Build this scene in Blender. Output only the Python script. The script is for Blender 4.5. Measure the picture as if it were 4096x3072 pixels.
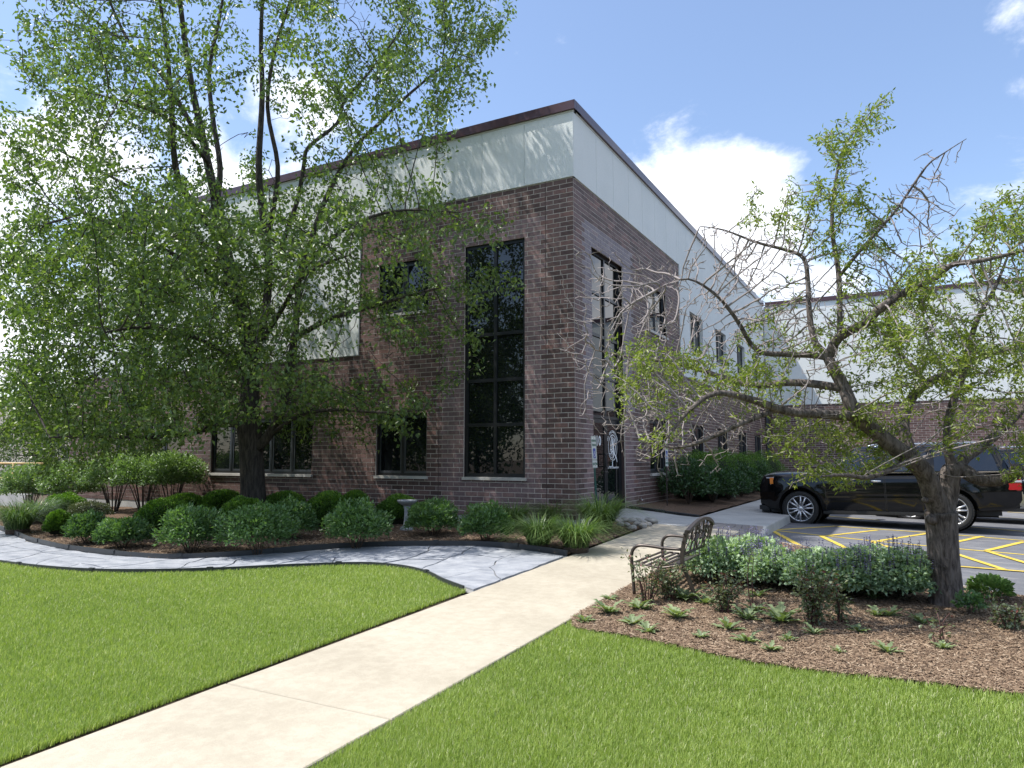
import bpy, bmesh, math, random
import numpy as np
from mathutils import Vector, Matrix, noise, kdtree, geometry

R = math.radians
random.seed(7)
rng = np.random.default_rng(11)
for o in list(bpy.data.objects):
    bpy.data.objects.remove(o)
scene = bpy.context.scene
COL = scene.collection

# ------------------------------------------------------------------ camera
FPX, YAW, PIT = 2872.65, 0.50129, 0.101548          # focal length in pixels of the 4096 px photograph
CAM = np.array([5.7982, -13.1981, 1.0320])
cd = bpy.data.cameras.new('camera')
cd.sensor_width = 36.0
cd.lens = 36.0 * FPX / 4096.0
cd.clip_start = 0.05
cd.clip_end = 3000
cam = bpy.data.objects.new('camera', cd)
COL.objects.link(cam)
cam.location = CAM
cam.rotation_euler = (math.pi / 2 + PIT, 0, YAW)
scene.camera = cam

# ------------------------------------------------------------------ light
LDIR = Vector((0.48, 0.27, -1.0)).normalized()       # direction sunlight travels
sd = bpy.data.lights.new('sun', 'SUN')
sd.energy = 3.5
sd.angle = R(0.53)
sd.color = (1.0, 0.96, 0.90)
sun = bpy.data.objects.new('sun', sd)
COL.objects.link(sun)
sun.rotation_euler = LDIR.to_track_quat('-Z', 'Y').to_euler()
SUN_EL = math.asin(-LDIR.z)
SUN_AZ = math.atan2(-LDIR.x, -LDIR.y)                 # clockwise from +Y

world = bpy.data.worlds.new('World')
scene.world = world
world.use_nodes = True
wt = world.node_tree
wt.nodes.clear()


def cam_basis():
    fw = np.array([-math.sin(YAW) * math.cos(PIT), math.cos(YAW) * math.cos(PIT), math.sin(PIT)])
    rt = np.array([math.cos(YAW), math.sin(YAW), 0.0])
    return fw, rt, np.cross(rt, fw)


FW, RT, UP = cam_basis()


def ray(px, py):
    return FW + RT * (px - 2048) / FPX + UP * (1536 - py) / FPX


def nd(t, kind, **kw):
    n = t.nodes.new(kind)
    for k, v in kw.items():
        setattr(n, k, v)
    return n


def build_sky():
    t = wt
    L = t.links.new
    out = nd(t, 'ShaderNodeOutputWorld')
    bg = nd(t, 'ShaderNodeBackground')
    bg.inputs['Strength'].default_value = 0.125
    sky = nd(t, 'ShaderNodeTexSky', sky_type='NISHITA', sun_disc=False)
    sky.sun_elevation = SUN_EL
    sky.sun_rotation = SUN_AZ
    sky.air_density = 1.0
    sky.dust_density = 0.8
    sky.ozone_density = 2.2
    tc = nd(t, 'ShaderNodeTexCoord')
    # clouds: soft cumulus banks (those in view plus unseen ones added for ambient light)
    mp = nd(t, 'ShaderNodeMapping')
    mp.inputs['Scale'].default_value = (1, 1, 1.5)
    L(tc.outputs['Generated'], mp.inputs['Vector'])
    n1 = nd(t, 'ShaderNodeTexNoise')
    n1.inputs['Scale'].default_value = 6.0
    n1.inputs['Detail'].default_value = 10.0
    n1.inputs['Roughness'].default_value = 0.62
    n1.inputs['Distortion'].default_value = 0.25
    L(mp.outputs['Vector'], n1.inputs['Vector'])
    acc = None
    banks = [(2900, 760, .13), (3060, 680, .085), (2700, 760, .12), (2560, 900, .14), (2950, 960, .16), (3250, 1250, .14), (3700, 1500, .2), (1250, 560, .16), (1450, 800, .16), (900, 900, .20), (500, 820, .18), (150, 720, .13),
             (150, 1250, .30), (-400, 1000, .3), (4100, 90, .07), (4250, 20, .09), (1780, 520, .06), (4800, 1200, .3)]
    banks = [(Vector(ray(a, b)).normalized(), c) for a, b, c in banks]
    rc = random.Random(21)
    while len(banks) < 34:          # larger clouds added out of view to raise the ambient light
        a, e = rc.uniform(0, 6.283), rc.uniform(.1, 1.35)
        d = Vector((math.cos(a) * math.cos(e), math.sin(a) * math.cos(e), math.sin(e)))
        v = Vector((d.dot(Vector(RT)), d.dot(Vector(UP)), d.dot(Vector(FW))))
        if v.z > 0 and abs(v.x / v.z) < 1.0 and abs(v.y / v.z) < .8:
            continue
        banks.append((d, rc.uniform(.2, .5)))
    for d, rad in banks:
        dn = nd(t, 'ShaderNodeVectorMath', operation='DISTANCE')
        dn.inputs[1].default_value = d
        L(tc.outputs['Generated'], dn.inputs[0])
        mr = nd(t, 'ShaderNodeMapRange')
        mr.inputs['From Min'].default_value = rad * .25
        mr.inputs['From Max'].default_value = rad
        mr.inputs['To Min'].default_value = 0.50 if rad > .1 else .34
        mr.inputs['To Max'].default_value = 0.0
        L(dn.outputs['Value'], mr.inputs['Value'])
        if acc is None:
            acc = mr.outputs['Result']
        else:
            mx = nd(t, 'ShaderNodeMath', operation='MAXIMUM')
            L(acc, mx.inputs[0])
            L(mr.outputs['Result'], mx.inputs[1])
            acc = mx.outputs[0]
    ma = nd(t, 'ShaderNodeMath', operation='MULTIPLY_ADD')
    ma.inputs[1].default_value = 1.5
    ma.inputs[2].default_value = -0.75
    L(n1.outputs['Fac'], ma.inputs[0])
    ad = nd(t, 'ShaderNodeMath', operation='ADD')
    L(acc, ad.inputs[0])
    L(ma.outputs[0], ad.inputs[1])
    ms = nd(t, 'ShaderNodeMapRange', interpolation_type='SMOOTHSTEP')
    ms.inputs['From Min'].default_value = 0.20
    ms.inputs['From Max'].default_value = 0.56
    L(ad.outputs[0], ms.inputs['Value'])
    ml = nd(t, 'ShaderNodeMath', operation='MULTIPLY')
    ml.inputs[1].default_value = 0.95
    L(ms.outputs['Result'], ml.inputs[0])
    # cloud colour, a little grey in its thick parts
    n2 = nd(t, 'ShaderNodeTexNoise')
    n2.inputs['Scale'].default_value = 7.0
    n2.inputs['Detail'].default_value = 6.0
    L(mp.outputs['Vector'], n2.inputs['Vector'])
    cr = nd(t, 'ShaderNodeMix', data_type='RGBA')
    cr.inputs['A'].default_value = (4.8, 5.1, 5.6, 1)
    cr.inputs['B'].default_value = (8.0, 8.0, 8.2, 1)
    L(n2.outputs['Fac'], cr.inputs['Factor'])
    mix = nd(t, 'ShaderNodeMix', data_type='RGBA')
    L(ml.outputs[0], mix.inputs['Factor'])
    # thin white veil that all of the sky has
    veil = nd(t, 'ShaderNodeMix', data_type='RGBA')
    veil.inputs['Factor'].default_value = 0.14
    veil.inputs['B'].default_value = (2.6, 3.3, 5.2, 1)
    L(sky.outputs['Color'], veil.inputs['A'])
    L(veil.outputs['Result'], mix.inputs['A'])
    L(cr.outputs['Result'], mix.inputs['B'])
    L(mix.outputs['Result'], bg.inputs['Color'])
    L(bg.outputs['Background'], out.inputs['Surface'])


build_sky()
scene.view_settings.view_transform = 'Standard'
scene.view_settings.look = 'None'
scene.view_settings.gamma = 1.0
scene.view_settings.exposure = 0.92
scene.view_settings.use_curve_mapping = False
scene.render.engine = 'CYCLES'


# ------------------------------------------------------------------ ground heights and pixel helpers
def sstep(t):
    t = np.clip(t, 0, 1)
    return t * t * (3 - 2 * t)


def H(x, y):
    """height of the ground; the walk climbs towards the door"""
    z = -0.3026 + 0.032 * np.minimum(y, 1.5) + 0.008 * (np.minimum(x, 1.4) - 1.4)
    z = z - 0.035 * (np.clip(x, 1.4, 3.3) - 1.4) * np.clip((y + 3) / 3, 0, 1)
    z = z + 0.12 * sstep(1 - x / 1.7) * sstep(y / 1.2) * (np.asarray(x) >= -0.4)
    return z


def LOT(x, y):
    return -0.50 - 0.02 * (np.asarray(x) - 3.55) + 0 * np.asarray(y)


def at(px, py, zf=H, dz=0.0):
    d = ray(px, py)
    z = -0.3
    for i in range(50):
        t = (z + dz - CAM[2]) / d[2]
        P = CAM + d * t
        z = 0.5 * z + 0.5 * float(zf(P[0], P[1]))
    return Vector((P[0], P[1], z))


def depth_of(p):
    return float(np.dot(np.array(p) - CAM, FW))


def pix(px, py, depth):
    return Vector(CAM + ray(px, py) * depth)


# ------------------------------------------------------------------ materials
MATS = {}
GAIN = {'grass_blade': 2.25, 'chip': 1.0, 'leaf_catmint': 2.8, 'leaf_yew': 2.4, 'leaf_conifer': 1.1, 'leaf_far': 1.3, 'leaf_hawthorn': 1.3, 'leaf_pear': 1.85, 'leaf_shrub': 1.9}


def new_mat(name):
    m = bpy.data.materials.new(name)
    m.use_nodes = True
    t = m.node_tree
    b = t.nodes['Principled BSDF']
    MATS[name] = m
    return m, t, b


def plain(name, col, rough=0.6, metal=0.0, coat=0.0, spec=0.5, emit=None):
    m, t, b = new_mat(name)
    b.inputs['Base Color'].default_value = (*col, 1)
    b.inputs['Roughness'].default_value = rough
    b.inputs['Metallic'].default_value = metal
    b.inputs['Coat Weight'].default_value = coat
    b.inputs['Coat Roughness'].default_value = 0.03
    b.inputs['Specular IOR Level'].default_value = spec
    return m


def ramp(t, fac, stops):
    r = nd(t, 'ShaderNodeValToRGB')
    e = r.color_ramp.elements
    e[0].position, e[0].color = stops[0][0], (*stops[0][1], 1)
    e[1].position, e[1].color = stops[-1][0], (*stops[-1][1], 1)
    for p, c in stops[1:-1]:
        n = e.new(p)
        n.color = (*c, 1)
    t.links.new(fac, r.inputs['Fac'])
    return r.outputs['Color']


def noise_node(t, vec, scale, detail=5, rough=0.55, dist=0.0):
    n = nd(t, 'ShaderNodeTexNoise')
    n.inputs['Scale'].default_value = scale
    n.inputs['Detail'].default_value = detail
    n.inputs['Roughness'].default_value = rough
    n.inputs['Distortion'].default_value = dist
    t.links.new(vec, n.inputs['Vector'])
    return n.outputs['Fac']


def mixc(t, fac, a, b, mode='MIX'):
    n = nd(t, 'ShaderNodeMix', data_type='RGBA', blend_type=mode)
    for s, v in (('Factor', fac), ('A', a), ('B', b)):
        if isinstance(v, (int, float)):
            n.inputs[s].default_value = v
        elif isinstance(v, tuple):
            n.inputs[s].default_value = (*v, 1)
        else:
            t.links.new(v, n.inputs[s])
    return n.outputs['Result']


def add_bump(t, b, hgt, strength, dist=0.01):
    n = nd(t, 'ShaderNodeBump')
    n.inputs['Strength'].default_value = strength
    n.inputs['Distance'].default_value = dist
    t.links.new(hgt, n.inputs['Height'])
    t.links.new(n.outputs['Normal'], b.inputs['Normal'])


def coords(t, kind='Object', scale=None):
    if kind == 'World':
        v = nd(t, 'ShaderNodeNewGeometry').outputs['Position']
    else:
        v = nd(t, 'ShaderNodeTexCoord').outputs[kind]
    if scale:
        mp = nd(t, 'ShaderNodeMapping')
        mp.inputs['Scale'].default_value = scale
        t.links.new(v, mp.inputs['Vector'])
        v = mp.outputs['Vector']
    return v


def grainy(name, stops, s_big, s_fine, rough=0.85, bump=0.3, bdist=0.004, kind='World', fine_amt=0.5, spec=0.3, scale=None):
    """mottled surface: large noise through a colour ramp, fine grain on top, bump from the grain"""
    m, t, b = new_mat(name)
    v = coords(t, kind, scale)
    big = noise_node(t, v, s_big, 6)
    fine = noise_node(t, v, s_fine, 4, 0.7)
    c = ramp(t, big, stops)
    g = ramp(t, fine, [(0.3, (0.55, 0.55, 0.55)), (0.7, (1.35, 1.35, 1.35))])
    c2 = mixc(t, fine_amt, c, g, 'MULTIPLY')
    t.links.new(c2, b.inputs['Base Color'])
    b.inputs['Roughness'].default_value = rough
    b.inputs['Specular IOR Level'].default_value = spec
    add_bump(t, b, fine, bump, bdist)
    return m


def leafy(name, stops, trans=0.35, rough=0.45, tcol=None):
    """leaf: colour from the per-leaf 'tint', part of the light passes through"""
    m, t, b = new_mat(name)
    a = nd(t, 'ShaderNodeAttribute', attribute_name='tint')
    g = GAIN.get(name, 1.45)
    c = ramp(t, a.outputs['Fac'], [(p_, tuple(min(.6, q_ * g) for q_ in c_)) for p_, c_ in stops])
    t.links.new(c, b.inputs['Base Color'])
    b.inputs['Roughness'].default_value = rough
    b.inputs['Specular IOR Level'].default_value = 0.4
    tr = nd(t, 'ShaderNodeBsdfTranslucent')
    tc = mixc(t, 1.0, c, tcol or (1.5, 1.7, 0.6), 'MULTIPLY')
    t.links.new(tc, tr.inputs['Color'])
    mx = nd(t, 'ShaderNodeMixShader')
    mx.inputs['Fac'].default_value = trans
    t.links.new(b.outputs['BSDF'], mx.inputs[1])
    t.links.new(tr.outputs['BSDF'], mx.inputs[2])
    t.links.new(mx.outputs['Shader'], t.nodes['Material Output'].inputs['Surface'])
    return m


def bricky(name, stops, individual):
    m, t, b = new_mat(name)
    if individual:
        f = nd(t, 'ShaderNodeObjectInfo').outputs['Random']
    else:
        f = nd(t, 'ShaderNodeAttribute', attribute_name='tint').outputs['Fac']
    c = ramp(t, f, stops)
    v = coords(t, 'World')
    fine = noise_node(t, v, 160, 4, 0.7)
    blot = noise_node(t, v, 14, 5, 0.6)
    c = mixc(t, 0.55, c, ramp(t, fine, [(0.3, (0.6, 0.6, 0.6)), (0.7, (1.3, 1.3, 1.3))]), 'MULTIPLY')
    c = mixc(t, 0.6, c, ramp(t, blot, [(0.35, (0.62, 0.62, 0.64)), (0.65, (1.25, 1.22, 1.2))]), 'MULTIPLY')
    t.links.new(c, b.inputs['Base Color'])
    b.inputs['Roughness'].default_value = 0.62
    b.inputs['Specular IOR Level'].default_value = 0.35
    add_bump(t, b, fine, 0.35, 0.003)
    return m


BR = [(0.0, (0.084, 0.051, 0.045)), (0.3, (0.120, 0.073, 0.064)), (0.6, (0.151, 0.095, 0.084)), (0.85, (0.179, 0.113, 0.102)), (1.0, (0.211, 0.115, 0.096))]
BS = [(0.0, (0.173, 0.115, 0.113)), (0.4, (0.211, 0.143, 0.141)), (0.75, (0.237, 0.166, 0.166)), (1.0, (0.275, 0.173, 0.154))]
BG = [(0.0, (0.192, 0.160, 0.177)), (0.4, (0.230, 0.195, 0.212)), (0.75, (0.256, 0.220, 0.238)), (1.0, (0.275, 0.211, 0.211))]
for nm, st in (('brick', BR), ('brick_smooth', BS), ('brick_grey', BG)):
    bricky(nm, st, False)
    bricky(nm + '_single', st, True)
grainy('mortar', [(0.3, (0.52, 0.47, 0.41)), (0.7, (0.68, 0.63, 0.56))], 3, 120, 0.95)
plain('reveal', (0.06, 0.04, 0.037), 0.8)
grainy('stucco', [(0.25, (0.66, 0.69, 0.675)), (0.5, (0.70, 0.725, 0.71)), (0.75, (0.73, 0.75, 0.735))], 0.9, 55, 0.9, 0.55, 0.012, fine_amt=0.12)
plain('coping_metal', (0.055, 0.016, 0.020), 0.34, 0.0, 0.3)
plain('drip_metal', (0.62, 0.61, 0.57), 0.5)
plain('window_frame', (0.022, 0.023, 0.026), 0.35, 0.3)
plain('window_frame_grey', (0.085, 0.092, 0.105), 0.38, 0.5)
grainy('limestone', [(0.3, (0.42, 0.40, 0.36)), (0.7, (0.58, 0.56, 0.52))], 4, 90, 0.9)
grainy('foundation_concrete', [(0.3, (0.36, 0.36, 0.35)), (0.7, (0.52, 0.52, 0.50))], 2, 60, 0.92)


def glass_mat():
    m, t, b = new_mat('tinted_glass')
    b.inputs['Base Color'].default_value = (0.006, 0.008, 0.009, 1)
    b.inputs['Roughness'].default_value = 0.015
    b.inputs['IOR'].default_value = 1.62
    n = noise_node(t, coords(t, 'World'), 1.3, 2)
    add_bump(t, b, n, 0.05, 0.03)


glass_mat()
plain('roofing', (0.30, 0.30, 0.29), 0.95)
m, t, b = new_mat('concrete_walk')
v = coords(t, 'World')
c = ramp(t, noise_node(t, v, 1.1, 6), [(0.3, (0.375, 0.335, 0.262)), (0.7, (0.455, 0.412, 0.328))])
fine = noise_node(t, v, 190, 3, 0.75)
c = mixc(t, 0.4, c, ramp(t, fine, [(0.32, (0.62, 0.60, 0.57)), (0.68, (1.3, 1.3, 1.3))]), 'MULTIPLY')
c = mixc(t, 0.35, c, ramp(t, noise_node(t, v, 9, 6, 0.7), [(0.42, (0.75, 0.73, 0.70)), (0.6, (1.05, 1.05, 1.05))]), 'MULTIPLY')
t.links.new(c, b.inputs['Base Color'])
b.inputs['Roughness'].default_value = 0.9
add_bump(t, b, fine, 0.35, 0.003)
grainy('concrete_grey', [(0.3, (0.33, 0.33, 0.32)), (0.7, (0.45, 0.45, 0.43))], 1.5, 130, 0.9, 0.3, 0.003)
grainy('stamped_concrete', [(0.3, (0.20, 0.18, 0.17)), (0.7, (0.29, 0.265, 0.25))], 2, 110, 0.9, 0.3, 0.003)
grainy('flagstone', [(0.25, (0.19, 0.205, 0.235)), (0.5, (0.29, 0.305, 0.335)), (0.75, (0.40, 0.41, 0.43))], 3.5, 70, 0.85, 0.6, 0.01, scale=(1, 1.6, 1))
grainy('gravel', [(0.3, (0.20, 0.195, 0.19)), (0.7, (0.42, 0.41, 0.39))], 60, 220, 0.95, 0.9, 0.01)
grainy('soil', [(0.3, (0.065, 0.048, 0.034)), (0.7, (0.16, 0.125, 0.090))], 12, 90, 0.98, 0.8, 0.02)
grainy('mulch', [(0.25, (0.085, 0.052, 0.034)), (0.5, (0.16, 0.105, 0.070)), (0.75, (0.26, 0.18, 0.125))], 22, 110, 0.97, 1.0, 0.025, scale=(1, 2.2, 1))
grainy('turf', [(0.3, (0.085, 0.115, 0.028)), (0.5, (0.12, 0.155, 0.042)), (0.7, (0.155, 0.19, 0.056))], 1.2, 60, 0.95, 0.8, 0.03)
m, t, b = new_mat('asphalt')
v = coords(t, 'World')
c = ramp(t, noise_node(t, v, 0.8, 7, 0.65), [(0.3, (0.085, 0.088, 0.100)), (0.7, (0.150, 0.153, 0.166))])
wear = noise_node(t, coords(t, 'World', (0.7, 2.2, 1)), 1.6, 8, 0.75)
c = mixc(t, ramp(t, wear, [(0.52, (0, 0, 0)), (0.66, (0.85, 0.85, 0.85))]), c, (0.25, 0.245, 0.235))
fine = noise_node(t, v, 170, 3, 0.8)
c = mixc(t, 0.6, c, ramp(t, fine, [(0.3, (0.5, 0.5, 0.5)), (0.7, (1.45, 1.45, 1.45))]), 'MULTIPLY')
t.links.new(c, b.inputs['Base Color'])
b.inputs['Roughness'].default_value = 0.88
add_bump(t, b, fine, 0.5, 0.004)
grainy('yellow_paint', [(0.35, (0.46, 0.33, 0.045)), (0.65, (0.66, 0.50, 0.085))], 9, 140, 0.8, 0.3, 0.002)
plain('edging_steel', (0.055, 0.060, 0.066), 0.45, 0.4)
plain('bench_metal', (0.085, 0.070, 0.062), 0.38, 0.55)
grainy('cast_stone', [(0.3, (0.24, 0.25, 0.255)), (0.7, (0.42, 0.43, 0.43))], 12, 90, 0.92, 0.6, 0.006, kind='Object')
plain('sign_white', (0.62, 0.64, 0.60), 0.5)
plain('sign_blue', (0.02, 0.05, 0.32), 0.5)
plain('sign_green', (0.03, 0.13, 0.08), 0.5)
plain('sign_back', (0.40, 0.42, 0.47), 0.4, 0.6)
plain('post_green', (0.020, 0.10, 0.080), 0.6)
plain('post_brown', (0.045, 0.032, 0.028), 0.7)
plain('white_vinyl', (0.75, 0.76, 0.76), 0.6)
plain('steel', (0.55, 0.55, 0.54), 0.25, 1.0)
plain('rubber_mat', (0.018, 0.018, 0.020), 0.8)
plain('rail_paint', (0.62, 0.43, 0.17), 0.5)
grainy('tan_wall', [(0.3, (0.42, 0.38, 0.32)), (0.7, (0.50, 0.46, 0.39))], 0.4, 30, 0.9)
grainy('river_rock', [(0.3, (0.20, 0.19, 0.175)), (0.7, (0.44, 0.42, 0.39))], 5, 60, 0.8, 0.3, 0.003)


def barky(name, c0, c1, sx, sz, bump):
    m, t, b = new_mat(name)
    v = coords(t, 'Object', (sx, sx, sz))
    n1 = noise_node(t, v, 1.0, 8, 0.68, 0.5)
    c = ramp(t, n1, [(0.36, c0), (0.64, c1)])
    c = mixc(t, 0.4, c, ramp(t, noise_node(t, coords(t, 'Object'), 3, 4), [(0.3, (0.7, 0.7, 0.7)), (0.7, (1.25, 1.25, 1.25))]), 'MULTIPLY')
    t.links.new(c, b.inputs['Base Color'])
    b.inputs['Roughness'].default_value = 0.92
    b.inputs['Specular IOR Level'].default_value = 0.2
    add_bump(t, b, n1, 1.0, bump)


barky('bark_dark', (0.030, 0.026, 0.024), (0.115, 0.098, 0.085), 26, 4.5, 0.035)
barky('bark_grey', (0.055, 0.045, 0.040), (0.24, 0.205, 0.185), 30, 6, 0.03)
plain('twig_grey', (0.27, 0.235, 0.225), 0.85)
plain('twig_dark', (0.055, 0.045, 0.040), 0.9)
plain('stem_brown', (0.085, 0.058, 0.042), 0.9)
plain('cane_red', (0.085, 0.035, 0.030), 0.7)
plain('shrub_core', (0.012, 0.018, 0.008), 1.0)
leafy('leaf_pear', [(0.0, (0.040, 0.066, 0.022)), (0.5, (0.072, 0.106, 0.034)), (0.85, (0.118, 0.150, 0.046)), (1.0, (0.170, 0.195, 0.070))], 0.33, 0.36)
leafy('leaf_hawthorn', [(0.0, (0.080, 0.115, 0.026)), (0.5, (0.150, 0.190, 0.042)), (0.85, (0.215, 0.240, 0.058)), (1.0, (0.27, 0.285, 0.10))], 0.36, 0.4)
leafy('leaf_euonymus', [(0.0, (0.060, 0.100, 0.045)), (0.5, (0.105, 0.160, 0.070)), (1.0, (0.185, 0.245, 0.110))], 0.3, 0.38)
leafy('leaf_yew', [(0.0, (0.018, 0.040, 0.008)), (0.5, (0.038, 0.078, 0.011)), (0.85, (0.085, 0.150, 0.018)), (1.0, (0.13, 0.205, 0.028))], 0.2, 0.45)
leafy('leaf_shrub', [(0.0, (0.032, 0.064, 0.026)), (0.5, (0.060, 0.108, 0.040)), (1.0, (0.115, 0.175, 0.062))], 0.3, 0.42)
leafy('leaf_dark', [(0.0, (0.018, 0.040, 0.018)), (0.5, (0.036, 0.072, 0.030)), (1.0, (0.065, 0.115, 0.046))], 0.25, 0.4)
leafy('leaf_blade', [(0.0, (0.045, 0.085, 0.030)), (0.5, (0.085, 0.135, 0.045)), (1.0, (0.19, 0.23, 0.10))], 0.3, 0.35)
leafy('leaf_catmint', [(0.0, (0.060, 0.090, 0.055)), (0.5, (0.110, 0.150, 0.095)), (1.0, (0.185, 0.225, 0.155))], 0.25, 0.6)
leafy('flower_catmint', [(0.0, (0.10, 0.10, 0.17)), (0.6, (0.17, 0.16, 0.27)), (1.0, (0.26, 0.25, 0.37))], 0.2, 0.7, (1.1, 1.0, 1.3))
leafy('leaf_rose', [(0.0, (0.050, 0.070, 0.036)), (0.45, (0.090, 0.112, 0.060)), (0.8, (0.135, 0.150, 0.088)), (0.88, (0.120, 0.050, 0.042)), (1.0, (0.155, 0.055, 0.050))], 0.25, 0.32, (1.4, 1.4, 0.7))
leafy('leaf_thistle', [(0.0, (0.085, 0.120, 0.058)), (1.0, (0.185, 0.225, 0.115))], 0.25, 0.5)
leafy('leaf_sedum', [(0.0, (0.085, 0.150, 0.050)), (1.0, (0.16, 0.24, 0.085))], 0.2, 0.4)
leafy('leaf_conifer', [(0.0, (0.016, 0.032, 0.016)), (0.6, (0.034, 0.060, 0.028)), (1.0, (0.080, 0.120, 0.062))], 0.18, 0.55)
leafy('leaf_far', [(0.0, (0.030, 0.055, 0.018)), (0.6, (0.055, 0.092, 0.030)), (1.0, (0.10, 0.145, 0.05))], 0.3, 0.5)
leafy('grass_blade', [(0.0, (0.080, 0.118, 0.026)), (0.45, (0.130, 0.172, 0.040)), (0.8, (0.180, 0.215, 0.060)), (0.93, (0.23, 0.25, 0.095)), (1.0, (0.34, 0.31, 0.17))], 0.35, 0.42, (1.3, 1.4, 0.7))
leafy('chip', [(0.0, (0.055, 0.034, 0.022)), (0.35, (0.145, 0.095, 0.060)), (0.7, (0.27, 0.19, 0.125)), (1.0, (0.45, 0.36, 0.26))], 0.0, 0.9)
# vehicle
plain('car_black', (0.0025, 0.0027, 0.0033), 0.10, 0.0, 0.35, 0.3)
plain('car_trim', (0.012, 0.012, 0.012), 0.55)
plain('car_glass', (0.006, 0.008, 0.012), 0.02, 0.0, 0.0, 0.9)
plain('chrome', (0.72, 0.73, 0.74), 0.08, 1.0)
plain('alloy', (0.62, 0.62, 0.63), 0.34, 0.85)
plain('rubber', (0.013, 0.013, 0.013), 0.75)
plain('lamp_clear', (0.55, 0.57, 0.60), 0.08, 0.2, 1.0)
plain('lamp_amber', (0.70, 0.20, 0.02), 0.15, 0.0, 1.0)
plain('lamp_red', (0.36, 0.010, 0.014), 0.12, 0.0, 1.0)


# ------------------------------------------------------------------ mesh helpers
def finish(name, me, mat, parent=None, loc=None, rotz=0, smooth=False):
    if mat:
        me.materials.append(MATS[mat] if isinstance(mat, str) else mat)
    if smooth:
        me.polygons.foreach_set('use_smooth', np.ones(len(me.polygons), dtype=bool))
    o = bpy.data.objects.new(name, me)
    COL.objects.link(o)
    if parent:
        o.parent = parent
    if loc is not None:
        o.location = loc
    if rotz:
        o.rotation_euler = (0, 0, rotz)
    return o


def tag(o, label, cat, group=None):
    o['label'] = label
    o['category'] = cat
    if group:
        o['group'] = group
    return o


def thing(name, label, cat, loc=(0, 0, 0), rotz=0, group=None):
    o = bpy.data.objects.new(name, None)
    COL.objects.link(o)
    o.location = loc
    o.rotation_euler = (0, 0, rotz)
    o.empty_display_size = 0.2
    return tag(o, label, cat, group)


def kind(o, k):
    o['kind'] = k
    return o


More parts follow.
